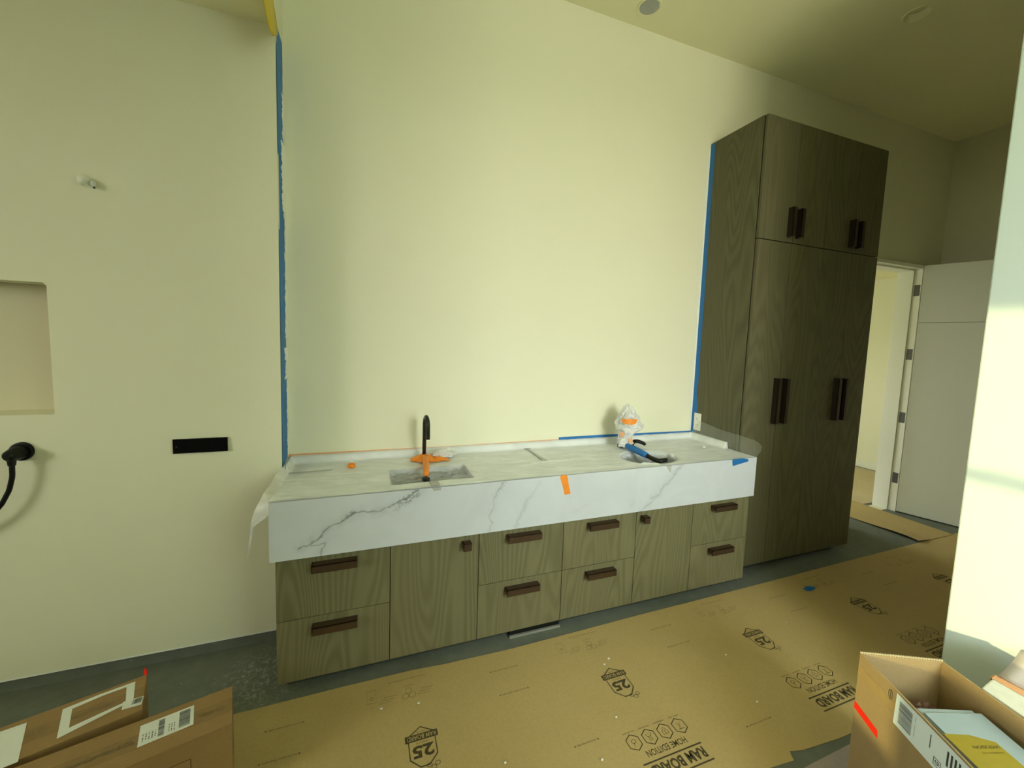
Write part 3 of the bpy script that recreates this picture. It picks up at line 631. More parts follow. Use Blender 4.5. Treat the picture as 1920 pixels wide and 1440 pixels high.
for (a, b) in zip(prof, prof[1:]):
    for s in range(3): PF.append([a[i]+(b[i]-a[i])*s/3 for i in range(4)])
PF.append(list(prof[-1]))
for z, cx_, rx, ry in PF:
    for i in range(n):
        a = 2*math.pi*i/n; q = Vector((math.cos(a)*2.4, math.sin(a)*2.4, z*26)); k = 1+0.22*noise.noise(q)+0.15*noise.noise(q*2.3)
        vs.append((cx_+rx*k*math.cos(a), -0.185+ry*k*math.sin(a), z+0.004*noise.noise(q*1.5)))
fs = [(j*n+i, j*n+(i+1) % n, (j+1)*n+(i+1) % n, (j+1)*n+i) for j in range(len(PF)-1) for i in range(n)]+[tuple(range((len(PF)-1)*n, len(PF)*n))]
link('bag', mesh(vs, fs), 'bag', t)
link('tape_patch', mesh(*ruled(resample([(2.072, -0.225, 1.158), (2.085, -0.249, 1.158), (2.13, -0.262, 1.158), (2.172, -0.259, 1.156)], 6), resample([(2.068, -0.222, 1.134), (2.085, -0.252, 1.122), (2.13, -0.265, 1.118), (2.160, -0.264, 1.128)], 6), 3, 0.002, 4)), 'orange', t)
link('tape_patch', mesh(*ruled(resample([(2.120, -0.236, 1.015), (2.155, -0.236, 1.018)], 4), resample([(2.128, -0.238, 0.985), (2.160, -0.236, 0.985)], 4), 3, 0.003, 6)), 'salmon', t)
link('tape_patch', mesh(*ruled(resample([(2.075, -0.20, 1.06), (2.10, -0.225, 1.055)], 4), resample([(2.078, -0.20, 1.02), (2.09, -0.22, 1.03)], 4), 3, 0.003, 7)), 'salmon', t)
t = thing('hose', 'black hose sleeved in blue tape with a bent black end hanging into the oval sink', 'hose', (2.12, -0.3, ZC))
link('sleeve', MB().tube(resample([(2.120, -0.215, 0.965), (2.135, -0.30, 0.956), (2.143, -0.415, 0.945)], 10), [0.015, 0.019, 0.021, 0.022, 0.022, 0.022, 0.022, 0.021, 0.020, 0.018], 14).mesh(smooth=True), 'bluelight' if 'bluelight' in M else 'blue', t)
link('tip', MB().tube(resample([(2.143, -0.41, 0.944), (2.150, -0.475, 0.938), (2.160, -0.508, 0.936), (2.215, -0.512, 0.940)], 14), 0.0145, 12).mesh(smooth=True), 'black', t)
link('collar', MB().tube([(2.085, -0.165, 0.955), (2.120, -0.195, 0.958)], 0.013, 12).mesh(smooth=True), 'black', t)
link('faucet_lever', MB().tube(resample([(2.165, -0.235, 0.952), (2.185, -0.205, 0.972), (2.205, -0.190, 0.982), (2.235, -0.195, 0.982), (2.265, -0.215, 0.972), (2.275, -0.23, 0.962)], 14), [0.005, 0.006, 0.008, 0.011, 0.013, 0.0135, 0.0135, 0.0135, 0.0135, 0.0135, 0.013, 0.013, 0.012, 0.010], 12).mesh(smooth=True), 'black', None, 'curved black lever handle to the right of the bagged faucet', 'faucet handle')
# small bits on the counter
t = thing('deck_button', 'tiny bagged deck button wound in orange tape left of the first sink', 'fitting', (0.34, -0.18, ZC+0.004))
link('tape_wad', crumple((0.338, -0.185, 0.948), 0.022, 0.018, 0.013, 2.2, 0.4), 'orange', t)
link('bag_tip', crumple((0.338, -0.172, 0.972), 0.008, 0.007, 0.016, 5.2, 0.5, 2), 'bag', t)
link('plastic_scrap', crumple((2.722, -0.318, 0.944), 0.020, 0.012, 0.006, 3.3, 0.5, 2), 'bag', None, 'small crumpled clear scrap on the film near the counter right end', 'scrap')

# ------------------------------------------------------------------ wall fittings
t = thing('outlet', 'white double socket outlet on the tall cabinet side just above the counter', 'outlet', (2.902, -0.063, 1.07))
link('plate', box(2.8975, 2.9038, -0.098, -0.031, 1.002, 1.139, bev=0.0015), 'white', t)
for z in (1.095, 1.045):
    mb = MB(); 
    for dy in (-0.0075, 0.0075): mb.box(2.8968, 2.8974, -0.0645+dy-0.0012, -0.0645+dy+0.0012, z-0.005, z+0.005)
    mb.box(2.8968, 2.8974, -0.0665, -0.0625, z-0.014, z-0.010)
    link('socket', mb.mesh(), 'ink', t)
t = thing('control_plate', 'long black glass control plate on the cream wall beside the recess', 'switch', (-0.348, -0.19, 1.07))
link('plate', box(-0.459, -0.237, -0.194, YL-0.0005, 1.070, 1.140, bev=0.0015), 'switch', t)
link('sensor', MB().tube([(-0.444, -0.1945, 1.103), (-0.444, -0.1955, 1.103)], 0.003, 12).mesh(), 'ink', t)
t = thing('power_plug', 'round black plug with a cord drooping out of the wall below the niche', 'plug', (-1.0, -0.2, 1.1))
link('socket_cup', MB().tube([(-0.995, YL-0.0005, 1.116), (-0.995, YL-0.010, 1.116), (-0.995, YL-0.012, 1.116)], [0.041, 0.040, 0.036], 28).mesh(), 'black', t)
link('plug_body', MB().tube([(-0.998, YL-0.012, 1.114), (-1.000, YL-0.03, 1.113), (-1.004, YL-0.062, 1.110), (-1.006, YL-0.070, 1.109)], [0.031, 0.030, 0.022, 0.014], 20).mesh(), 'black', t)
link('strain_relief', MB().tube([(-1.004, YL-0.045, 1.100), (-1.004, YL-0.045, 1.066)], [0.016, 0.012], 14).mesh(), 'black', t)
link('cord', MB().tube(resample([(-1.004, YL-0.045, 1.075), (-1.005, YL-0.045, 1.02), (-1.018, YL-0.045, 0.96), (-1.045, YL-0.045, 0.90), (-1.09, YL-0.045, 0.84), (-1.16, YL-0.045, 0.79), (-1.26, YL-0.045, 0.77)], 30), 0.009, 12).mesh(smooth=True), 'black', t)
t = thing('wall_light_stub', 'small unfinished wall lamp bracket with a wire end high on the cream wall', 'wall lamp', (-0.72, -0.2, 2.29))
link('mount', MB().tube(resample([(-0.738, YL-0.0005, 2.297), (-0.730, YL-0.02, 2.292), (-0.722, YL-0.034, 2.288)], 6), [0.020, 0.023, 0.022, 0.018, 0.012, 0.006], 18).mesh(smooth=True), 'trimpaint', t)
link('clip', crumple((-0.703, YL-0.014, 2.284), 0.010, 0.012, 0.014, 3.1, 0.3, 2), 'bag', t)
link('wire', MB().tube(resample([(-0.722, YL-0.02, 2.274), (-0.706, YL-0.03, 2.266), (-0.692, YL-0.03, 2.264)], 6), 0.0022, 8).mesh(), 'trimpaint', t)
link('wire_tip', MB().tube([(-0.693, YL-0.03, 2.264), (-0.688, YL-0.03, 2.264)], 0.0040, 8).mesh(), 'black', t)
for (x, y), lab, deep in ((lights_c[0], 'round recessed ceiling light with a flat pale cover nearest the front of the recess', 0.004), (lights_c[1], 'open recessed ceiling light with a dark cup above the tall cabinets', 0.05)):
    t = thing('recessed_light', lab, 'ceiling light', (x, y, ZH-0.01))
    n = 36; vs = []
    for r, z in ((0.078, ZH-0.0004), (0.076, ZH-0.006), (0.064, ZH-0.005), (0.064, ZH+0.06)):
        vs += [(x+r*math.cos(2*math.pi*i/n), y+r*math.sin(2*math.pi*i/n), z) for i in range(n)]
    link('trim_ring', mesh(vs, [(j*n+i, j*n+(i+1) % n, (j+1)*n+(i+1) % n, (j+1)*n+i) for j in range(3) for i in range(n)]), 'ceiling', t)
    link('lens', MB().tube([(x, y, ZH+deep-0.008), (x, y, ZH+deep)], 0.063, n).mesh(), 'greytape' if deep < 0.01 else 'ceiling', t)

# ------------------------------------------------------------------ floor protection
yb = [(-0.5, -0.605), (-0.08, -0.602), (0.3, -0.598), (0.63, -0.600), (0.80, -0.612), (1.16, -0.620), (1.6, -0.612), (2.0, -0.604), (2.62, -0.598), (3.2, -0.590), (3.84, -0.579), (4.4, -0.572), (5.0, -0.565), (5.9, -0.56)]
yf = [(5.9, -1.53), (4.0, -1.53), (2.345, -1.528), (2.13, -1.512), (2.07, -1.498), (2.058, -1.515), (2.05, -1.530), (1.92, -1.518), (1.4, -1.52), (0.4, -1.52), (-0.5, -1.52)]
rb = thing('floor_board', 'long brown printed floor protection board laid along the base cabinets', 'floor board', (2.2, -1.05, 0))
link('sheet', MB().prism([(x, y, 0.0006) for x, y in yb+yf], (0, 0, 0.0024)).mesh(), 'ram', rb)
ZP = 0.0034
U, V_ = (-1, 0, 0), (0, -1, 0)          # printing reads from the far side
def ring(mb, pts, w):
    P = [Vector(p) for p in pts]; c = sum(P, Vector())/len(P); q = [c+(p-c)*(1-w/(p-c).length) for p in P]; k = len(P)
    mb.add(P+q, [(i, (i+1) % k, k+(i+1) % k, k+i) for i in range(k)])
def line(mb, a, b, w):
    a = Vector(a); b = Vector(b); n_ = Vector((-(b-a).y, (b-a).x, 0)).normalized()*w/2; mb.add([a-n_, b-n_, b+n_, a+n_], [(0, 1, 2, 3)])
def badge(cx_, cy_):
    mb = MB(); s = 1.0
    def L(x, y): return Vector((cx_-x, cy_-y, ZP))
    out = [(0, 0.092), (0.062, 0.055), (0.062, -0.046), (0.0, -0.078), (-0.062, -0.046), (-0.062, 0.055)]
    out = [(0, -0.095), (0.058, -0.062), (0.058, 0.035), (0.0, 0.088), (-0.058, 0.035), (-0.058, -0.062)]
    out = [(x, -y) for x, y in out]
    # head (banner) lies toward the cabinets
    sh = [(0, -0.09), (0.056, -0.055), (0.056, 0.045), (0.018, 0.082), (-0.018, 0.082), (-0.056, 0.045), (-0.056, -0.055)]
    ring(mb, [L(x, y) for x, y in sh], 0.0055)
    mb.add([L(-0.067, -0.058), L(0.067, -0.058), L(0.067, -0.028), L(-0.067, -0.028)], [(0, 1, 2, 3)])
    text_to(mb, '25', L(0, 0.018), U, V_, 0.052, 0.086, 0.035)
    text_to(mb, 'YEARS OF', L(0, -0.018), U, V_, 0.007, 0.05); text_to(mb, 'SINCE 1994', L(0, -0.066), U, V_, 0.006, 0.036)
    for a in range(3):      # leaf sprig at the foot
        c = L(-0.018-0.016*a+0.002, 0.082+(0.012 if a == 1 else 0)); pts = [c+Vector((0.011*math.cos(q), 0.009*math.sin(q), 0)) for q in [2*math.pi*i/10 for i in range(10)]]; ring(mb, pts, 0.0022)
    link('badge_print', mb.mesh(), 'print', rb)
    mb = MB(); text_to(mb, 'RAM BOARD', L(0, -0.043)+Vector((0, 0, 0.0004)), U, V_, 0.020, 0.118, 0.01); link('badge_lettering', mb.mesh(), 'ram', rb)
def slogan(x, y):
    mb = MB(); z = ZP
    for i in range(4):
        c = Vector((x-0.125+0.0795*i, y+0.088, z)); pts = [c+Vector((0.036*math.sin(q), 0.036*math.cos(q), 0)) for q in [math.pi/3*i_ for i_ in range(6)]]; ring(mb, pts, 0.0042)
        if i == 0: ring(mb, [c+Vector((0.012*math.cos(q), 0.009*math.sin(q)+0.004, 0)) for q in [math.pi/4*k for k in range(8)]], 0.002); line(mb, c, c+Vector((-0.008, -0.018, 0)), 0.002)
        if i == 1:
            for d in (-0.005, 0.005): line(mb, c+Vector((d, -0.018, 0)), c+Vector((d, 0.004, 0)), 0.002)
            ring(mb, [c+Vector(p) for p in ((-0.016, 0.014, 0), (0.016, 0.014, 0), (0.008, 0.002, 0), (-0.008, 0.002, 0))], 0.002)
        if i == 2: ring(mb, [c+Vector(p) for p in ((0, 0.019, 0), (0.013, 0.002, 0), (0.014, -0.012, 0), (-0.014, -0.012, 0), (-0.013, 0.002, 0))], 0.002); line(mb, c+Vector((0, 0.006, 0)), c+Vector((0, -0.012, 0)), 0.002)
        if i == 3: line(mb, c+Vector((-0.016, -0.014, 0)), c+Vector((0.016, -0.014, 0)), 0.002); ring(mb, [c+Vector(p) for p in ((-0.012, 0.012, 0), (0.012, 0.012, 0), (0.0, 0.0, 0))], 0.002); line(mb, c+Vector((0.002, 0, 0)), c+Vector((-0.008, -0.014, 0)), 0.002)
    for i, w_ in enumerate(('PAINT SPILL', 'WATER RESISTANT', 'TEAR RESISTANT', 'REUSABLE')): text_to(mb, w_, (x+0.115-0.0795*i, y+0.132, z), U, V_, 0.005, 0.058)
    text_to(mb, 'HOME EDITION', (x-0.005, y+0.030, z), U, V_, 0.026, 0.200, 0.008)
    mb.add([(x-0.147, y-0.004, z), (x+0.147, y-0.004, z), (x+0.147, y+0.002, z), (x-0.147, y+0.002, z)], [(0, 1, 2, 3)])
    text_to(mb, 'RAM BOARD', (x, y-0.035, z), U, V_, 0.044, 0.270, 0.035)
    mb.add([(x-0.147, y-0.073, z), (x+0.147, y-0.073, z), (x+0.147, y-0.067, z), (x-0.147, y-0.067, z)], [(0, 1, 2, 3)])
    link('slogan_print', mb.mesh(), 'print', rb)
def recyc(x, y):
    mb = MB(); z = ZP
    text_to(mb, 'www.ramboard.com/recycle', (x, y+0.088, z), U, V_, 0.009, 0.175)
    for a in range(3):
        q = math.pi/2+a*2*math.pi/3; c = Vector((x+0.018*math.cos(q), y+0.018*math.sin(q), z)); ring(mb, [c+Vector((0.016*math.cos(t_), 0.016*math.sin(t_), 0)) for t_ in [math.pi/5*k for k in range(10)]], 0.0016)
    for s in (-1, 1):
        for k, w_ in enumerate(('RECYCLABLE', 'NON STAINING', 'VAPOR CURE')): text_to(mb, w_, (x+s*0.085-(0.01*(k)), y+0.012-0.013*k, z), U, V_, 0.005, 0.055)
    text_to(mb, 'PLEASE RECYCLE', (x+0.005, y+0.048, z), U, V_, 0.005, 0.05)
    c = Vector((x-0.165, y+0.035, z)); ring(mb, [c+Vector(p) for p in ((-0.02, -0.035, 0), (0.02, -0.035, 0), (0.02, 0.035, 0), (-0.02, 0.035, 0))], 0.0015); ring(mb, [c+Vector((0.009*math.cos(t_), 0.009*math.sin(t_)-0.01, 0)) for t_ in [math.pi/4*k for k in range(8)]], 0.002)
    link('recycling_print', mb.mesh(), 'print_faint', rb)
def arrow(x, y, w=0.15):
    mb = MB(); text_to(mb, 'PLACE SEAM TAPE HERE', (x, y, ZP), U, V_, 0.006, w-0.03); 
    for s in (-1, 1): mb.add([(x+s*w/2, y, ZP), (x+s*(w/2-0.008), y-0.004, ZP), (x+s*(w/2-0.008), y+0.004, ZP)], [(0, 1, 2)])
    link('guide_print', mb.mesh(), 'print', rb)
for i, x in enumerate((0.632, 1.588, 2.545, 3.51, 4.47)): badge(x, -0.985 if i else -1.0)
for x in (1.596, 2.555, 3.515, 0.637): slogan(x, -1.350)
for x in (0.603, 1.579, 2.545, 3.51, 4.47): recyc(x, -0.734)
for x in (0.09, 1.073, 2.055, 3.03, 3.99): arrow(x, -0.735); arrow(x+0.005, -0.875); arrow(x+0.01, -1.362)
for x in (0.30, 1.28): arrow(x, -1.20, 0.12)
t = thing('floor_board', 'second brown protection board running through the doorway with a lifted edge', 'floor board', (5.3, 0.2, 0))
vs = []; fs = []
for i in range(13):
    for j in range(16):
        x = 5.02+0.53*i/12; y = -0.565+1.50*j/15; lift = 0.020*math.exp(-((x-5.02)/0.12)**2)*math.exp(-((y+0.45)/0.22)**2)
        vs.append((x+(0.0 if i else 0.006*math.sin(j)), y, 0.0062+lift))
fs = [(i*16+j, (i+1)*16+j, (i+1)*16+j+1, i*16+j+1) for i in range(12) for j in range(15)]
me = mesh(vs, fs); bm = bmesh.new(); bm.from_mesh(me); bmesh.ops.solidify(bm, geom=list(bm.faces), thickness=0.0025); bm.to_mesh(me); bm.free()
link('sheet', me, 'ram', t)
link('floor_board', box(5.56, 7.15, 0.16, 2.6, 0.0006, 0.004), 'wood_floor', None, 'pale board covering the sunlit floor of the room past the doorway', 'floor board')
link('mauve_sheet', MB().prism([(1.75, -1.575, 0.001), (2.10, -1.563, 0.001), (2.9, -1.552, 0.001), (2.9, -2.6, 0.001), (1.7, -2.6, 0.001)], (0, 0, 0.003)).mesh(), 'mauve', None, 'smooth mauve-grey sheet on the floor under the open carton', 'floor sheet')
link('blue_tape', crumple((3.33, -0.745, 0.010), 0.045, 0.018, 0.008, 1.2, 0.5, 3), M['blue'], None, 'crumpled scrap of blue tape lying on the printed floor board', 'tape')
debris = [(1.579, -0.901+0.03), (1.622, -0.845), (1.464, -1.143), (1.301, -1.281), (2.148, -1.286), (0.479, -0.776), (0.64, -0.80), (2.25, -1.02), (0.93, -1.17)]
crumb_labels = ['tiny white plaster crumb right behind the peak of the centre badge print', 'tiny white crumb a little farther behind the peak of the centre badge print',
 'white plaster crumb just beyond the leftmost hexagon of the nearest hexagon row', 'white plaster crumb on bare board left of the nearest hexagon row',
 'white plaster crumb midway between the two nearest hexagon rows', 'white plaster crumb left of the nearest recycling print',
 'white plaster crumb just in front of the nearest recycling print', 'white plaster crumb between the centre badge and the next badge on its right',
 'white plaster crumb between the nearest badge and the nearest hexagon row']
for i, (x, y) in enumerate(debris):
    link('plaster_crumb', crumple((x, y, 0.0065), 0.006, 0.005, 0.003, i*1.3, 0.4, 1), 'plaster', None, crumb_labels[i], 'debris', 'plaster crumbs on the floor board')

# ------------------------------------------------------------------ sealed cartons on the floor
def obox(o, u, L, Wd, z0, z1, th=None):
    """oriented box corners: o = right back corner, u = direction along length, width toward -y side"""
    o = Vector((*o, 0)); u = Vector((*u, 0)).normalized(); w = Vector((u.y, -u.x, 0))
    if w.y > 0: w = -w
    return o, u, w
def carton(o, u, L, Wd, z1, label, group):
    o, u, w = obox(o, u, L, Wd, 0, z1); z0 = 0.0045
    t = thing('carton', label, 'box', o+u*L/2+w*Wd/2, group)
    base = [o, o+u*L, o+u*L+w*Wd, o+w*Wd]
    link('body', MB().prism([p+Vector((0, 0, z0)) for p in base], (0, 0, z1-z0-0.003)).mesh(bev=0.002), 'card', t)
    hw = Wd/2-0.0006
    for s in (0, 1):
        a = o+w*(s*(Wd/2+0.0006)); link('flap', MB().prism([p+Vector((0, 0, z1-0.0028)) for p in (a, a+u*L, a+u*L+w*hw, a+w*hw)], (0, 0, 0.0028)).mesh(bev=0.0006), 'card', t)
    return t, o, u, w
Z1 = 0.30
t, o, u, w = carton((-0.072, -0.808), (-0.539, -0.136), 1.05, 0.180, Z1, 'long sealed brown carton with a barcode shipping label, nearer of the two cartons', 'sealed cartons in the corner')
def decal(name, pts, mat, parent, label=None, dz=0.0006, th=0.0005): return link(name, MB().prism([(x, y, Z1+dz) for x, y in pts], (0, 0, th)).mesh(), mat, parent, label)
TZ = Z1+0.0004
link('packing_tape', MB().prism([p+Vector((0, 0, TZ-0.0002)) for p in (o+w*0.060+u*0.002, o+w*0.060+u*1.04, o+w*0.122+u*1.04, o+w*0.122+u*0.002)], (0, 0, 0.0003)).mesh(), M.setdefault('clear_tape', plain('brown_packing_tape', (0.27, 0.165, 0.058), 0.25)), t)
lb = decal('label', [(-0.317, -0.899), (-0.177, -0.861), (-0.151, -0.947), (-0.290, -0.986)], 'paper', t, 'white shipping label with barcodes')
def bars(mb, c, ux, uy, wd, ht, n, z, seed=1):
    rg = random.Random(seed); c = Vector((*c, z)); ux = Vector((*ux, 0)).normalized(); uy = Vector((*uy, 0)).normalized(); x = 0
    while x < wd:
        b = rg.choice((0.4, 0.8, 1.2))*wd/n; mb.add([c+ux*x, c+ux*min(x+b, wd), c+ux*min(x+b, wd)+uy*ht, c+ux*x+uy*ht], [(0, 1, 2, 3)]); x += b+rg.choice((0.4, 0.7))*wd/n
lu = Vector((0.14, 0.038)).normalized(); lv = Vector((0.026, -0.087)).normalized()
mb = MB(); zz = Z1+0.0015; P0 = Vector((-0.317, -0.899))
def LP(a, b): return tuple(P0+lu*a+lv*b)
bars(mb, LP(0.105, 0.008), lv, lu, 0.072, 0.030, 30, zz, 3); bars(mb, LP(0.050, 0.010), lv, lu, 0.070, 0.016, 26, zz, 5)
for k in range(5): bars(mb, LP(0.010+0.008*k, 0.045), lv, lu, 0.030, 0.003, 5, zz, k)
for k in range(3): bars(mb, LP(0.078+0.007*k, 0.045), lv, lu, 0.034, 0.002, 5, zz, 9+k)
link('barcode', mb.mesh(), 'ink', lb)
for q, wd_, tx in ((0.35, 0.17, 'Visual Comfort & Co.'), (0.62, 0.17, 'Visual Comfort & Co.'), (0.062, 0.075, 'Visual Co')):
    mb = MB(); c = o+u*q+w*0.088; text_to(mb, tx, (c.x, c.y, TZ+0.0010), -u, -w, 0.020, wd_); link('tape_print', mb.mesh(), 'print_faint', t)
mb = MB(); c = o+u*0.0+w*Wd if False else o+w*0.1806
zf = [(0.235, 0.20), (0.235, 0.03), (0.145, 0.20), (0.145, 0.03)]
for (a, b) in (((0.30, 0.235), (0.115, 0.235)), ((0.115, 0.235), (0.115, 0.05))):
    p = c+u*a[0]+Vector((0, 0, a[1])); q = c+u*b[0]+Vector((0, 0, b[1])); d = (q-p).normalized(); nn = Vector((0, 0, 0.0012)) if abs(d.z) < 0.5 else u*0.0012
    mb.add([p-nn+w*0.0004, q-nn+w*0.0004, q+nn+w*0.0004, p+nn+w*0.0004], [(0, 1, 2, 3)])
link('side_print', mb.mesh(), M.setdefault('rust', plain('rust_ink', (0.12, 0.03, 0.01), 0.8, bmp=0)), t)
t, o, u, w = carton((-0.403, -0.645), (-0.345, -0.115), 0.50, 0.190, Z1, 'long sealed brown carton with a white tape frame on top, farther of the two cartons', 'sealed cartons in the corner')
link('packing_tape', MB().prism([p+Vector((0, 0, TZ-0.0002)) for p in (o+w*0.066+u*0.002, o+w*0.066+u*0.49, o+w*0.128+u*0.49, o+w*0.128+u*0.002)], (0, 0, 0.0003)).mesh(), M['clear_tape'], t)
Fo = [(-0.605, -0.738), (-0.520, -0.702), (-0.427, -0.672), (-0.392, -0.769), (-0.551, -0.869)]
Fi = [(-0.575, -0.746), (-0.505, -0.712), (-0.445, -0.693), (-0.415, -0.768), (-0.539, -0.833)]
k = 5; z_ = Z1+0.0008
link('white_tape_frame', mesh([(*p, z_) for p in Fo]+[(*p, z_) for p in Fi], [(i, (i+1) % k, k+(i+1) % k, k+i) for i in range(k)]), 'paper', t, 'frame of torn white tape')
lb = decal('label', [(-0.422, -0.768), (-0.364, -0.760), (-0.356, -0.800), (-0.410, -0.806)], 'paper', t, dz=0.0012)
mb = MB(); bars(mb, (-0.392, -0.768), (0.028, 0.004), (0.004, -0.03), 0.026, 0.024, 14, Z1+0.0022, 2); link('barcode', mb.mesh(), 'ink', lb)
decal('paper_sheet', [(-0.741-0.09, -0.805), (-0.684, -0.765), (-0.612, -0.925), (-0.76, -0.975)], 'paper', t, 'white paper sheet on the far end')
for q, wd_, tx in ((0.135, 0.115, 'Visual Comfort'), (0.285, 0.09, 'Visual Co')):
    mb = MB(); c = o+u*q+w*0.092; text_to(mb, tx, (c.x, c.y, Z1+0.0007), -u, -w, 0.018, wd_); link('tape_print', mb.mesh(), 'print_faint', t)
mb = MB(); mb.prism([(-0.414, -0.643, Z1-0.001), (-0.401, -0.648, Z1-0.001), (-0.402, -0.648, Z1+0.018), (-0.408, -0.645, Z1+0.030), (-0.412, -0.643, Z1+0.022)], (0.001, 0.003, 0))
link('red_tag', mb.mesh(), 'red', None, 'little red tag sticking up at the corner of the framed carton', 'tag')

# ------------------------------------------------------------------ open carton
ZR = 0.50
t = thing('open_carton', 'tall open brown carton with red tape and a barcode label, beside the bright partition', 'box', (2.2, -1.95, 0.004))
Av = Vector((2.221, -1.623, 0)); Bv = Vector((2.485, -1.749, 0)); Dv = Vector((1.884, -2.293, 0)); Ev = Vector((2.262, -2.42, 0)); Fv = Vector((2.471, -1.827, 0))
ad = (Dv-Av).normalized(); TH = 0.006
def wallpanel(name, a, b, inward, z1=ZR, zi=0.0045, mat='card_open', bulge=0.0):
    n_ = 8; vs = []; 
    for i in range(n_+1):
        f = i/n_; p = a.lerp(b, f)+inward*(-bulge*math.sin(math.pi*f))
        vs += [p+Vector((0, 0, zi)), p+Vector((0, 0, z1)), p+inward*TH+Vector((0, 0, z1)), p+inward*TH+Vector((0, 0, zi))]
    fs = [(i*4+j, i*4+(j+1) % 4, (i+1)*4+(j+1) % 4, (i+1)*4+j) for i in range(n_) for j in range(4)]+[(0, 1, 2, 3), tuple(range(n_*4, n_*4+4))[::-1]]
    return link(name, MB().add(vs, fs).mesh(), mat, t)
inl = Vector((-ad.y, ad.x, 0)); 
if inl.dot(Bv-Av) < 0: inl = -inl
ab = (Bv-Av).normalized(); inb = Vector((ab.y, -ab.x, 0)); 
if inb.dot(Dv-Av) < 0: inb = -inb
be = (Ev-Bv).normalized(); inr = Vector((be.y, -be.x, 0)); 
if inr.dot(Av-Bv) < 0: inr = -inr
wallpanel('side_panel', Av, Dv, inl); wallpanel('end_panel', Av+inl*TH, Bv-inl*0.002, inb, mat='card_open'); wallpanel('side_panel', Bv, Ev, inr, bulge=0.004)
de = (Ev-Dv).normalized(); ind = Vector((-de.y, de.x, 0)); 
if ind.dot(Av-Dv) < 0: ind = -ind
wallpanel('end_panel', Dv+de*TH, Ev-de*TH, ind)
link('bottom', MB().prism([Av+Vector((0.01, -0.01, 0.0045)), Bv+Vector((-0.01, -0.01, 0.0045)), Ev+Vector((-0.01, 0.01, 0.0045)), Dv+Vector((0.01, 0.01, 0.0045))], (0, 0, 0.004)).mesh(), 'card_open', t)
# torn corrugation along the far rim
vs = []; fs = []; n_ = 64
for i in range(n_+1):
    p = Av.lerp(Bv, i/n_)+inb*(TH*0.5+0.0035*(1 if i % 2 else -1)); vs += [p+Vector((0, 0, ZR+0.0002)), p+Vector((0, 0, ZR+0.0055))]
fs = [(2*i, 2*i+2, 2*i+3, 2*i+1) for i in range(n_)]
me = mesh(vs, fs); bm = bmesh.new(); bm.from_mesh(me); bmesh.ops.solidify(bm, geom=list(bm.faces), thickness=0.0012); bm.to_mesh(me); bm.free()
link('corrugated_rim', me, M.setdefault('rim', plain('pale_corrugation', (0.66, 0.60, 0.42), 0.8)), t)
ow = -inl   # outward normal of the sunlit side
def onside(uu, z, e=0.0004): return Av+ad*uu+ow*e+Vector((0, 0, z))
link('red_tape', MB().prism([onside(-0.0, 0.300), onside(0.115, 0.290), onside(0.118, 0.262), onside(0.0, 0.272)], ow*0.0006).mesh(), 'red', t, 'bright red tape strip')
link('clear_tape', MB().prism([onside(0.0, 0.452), onside(0.66, 0.452), onside(0.66, 0.404), onside(0.0, 0.404)], ow*0.0003).mesh(), M.setdefault('buff', plain('buff_packing_tape', (0.40, 0.285, 0.125), 0.22)), t)
lb = link('label', MB().prism([onside(0.175, ZR-0.006, 0.0009), onside(0.60, ZR-0.006, 0.0009), onside(0.60, 0.382, 0.0009), onside(0.172, 0.382, 0.0009)], ow*0.0005).mesh(), 'paper_cool', t, 'long pale blue-white shipping label')
mb = MB(); rg = random.Random(5)
z = 0.478
while z > 0.400:       # barcode with bars along the length
    h = rg.choice((0.0008, 0.0015, 0.0022)); mb.add([onside(0.190, z, 0.0018), onside(0.240, z, 0.0018), onside(0.240, z-h, 0.0018), onside(0.190, z-h, 0.0018)], [(0, 1, 2, 3)]); z -= h+rg.choice((0.0010, 0.0018))
link('barcode', mb.mesh(), 'ink', lb); mb = MB()
c = onside(0.252, 0.445, 0.0018); text_to(mb, '9622 0019 1 ( 000 )', c, (0, 0, 1), -ad, 0.004, 0.07)
link('label_lettering', mb.mesh(), 'ink', lb); mb = MB()
pts = [onside(0.322, 0.395, 0.0018), onside(0.322, 0.42, 0.0018), onside(0.346, 0.42, 0.0018), onside(0.346, 0.395, 0.0018)]; ring(mb, pts, 0.003)
text_to(mb, 'G', onside(0.334, 0.4075, 0.0018), (0, 0, 1), -ad, 0.014, 0.012, 0.03)
link('letter_mark', mb.mesh(), 'ink', lb); mb = MB()
for k in range(4): mb.add([onside(0.36+0.012*k, 0.478, 0.0018), onside(0.366+0.012*k, 0.478, 0.0018), onside(0.366+0.012*k, 0.43-0.006*k, 0.0018), onside(0.36+0.012*k, 0.43-0.006*k, 0.0018)], [(0, 1, 2, 3)])
link('label_print', mb.mesh(), 'ink', lb); mb = MB()
mb.add([onside(0.305, 0.475, 0.0018), onside(0.308, 0.475, 0.0018), onside(0.308, 0.43, 0.0018), onside(0.305, 0.43, 0.0018)], [(0, 1, 2, 3)])
link('label_rule', mb.mesh(), 'ink', lb)
mb = MB(); cc = onside(0.150, 0.466, 0.0012)
ring(mb, [cc+ad*(0.009*math.cos(a))+Vector((0, 0, 0.018*math.sin(a))) for a in [2*math.pi*i/16 for i in range(16)]], 0.0022); p, q = cc+Vector((0, 0, 0.018)), cc-Vector((0, 0, 0.018)); mb.add([p-ad*0.001, p+ad*0.001, q+ad*0.001, q-ad*0.001], [(0, 1, 2, 3)])
link('pen_mark', mb.mesh(), 'ink', t)
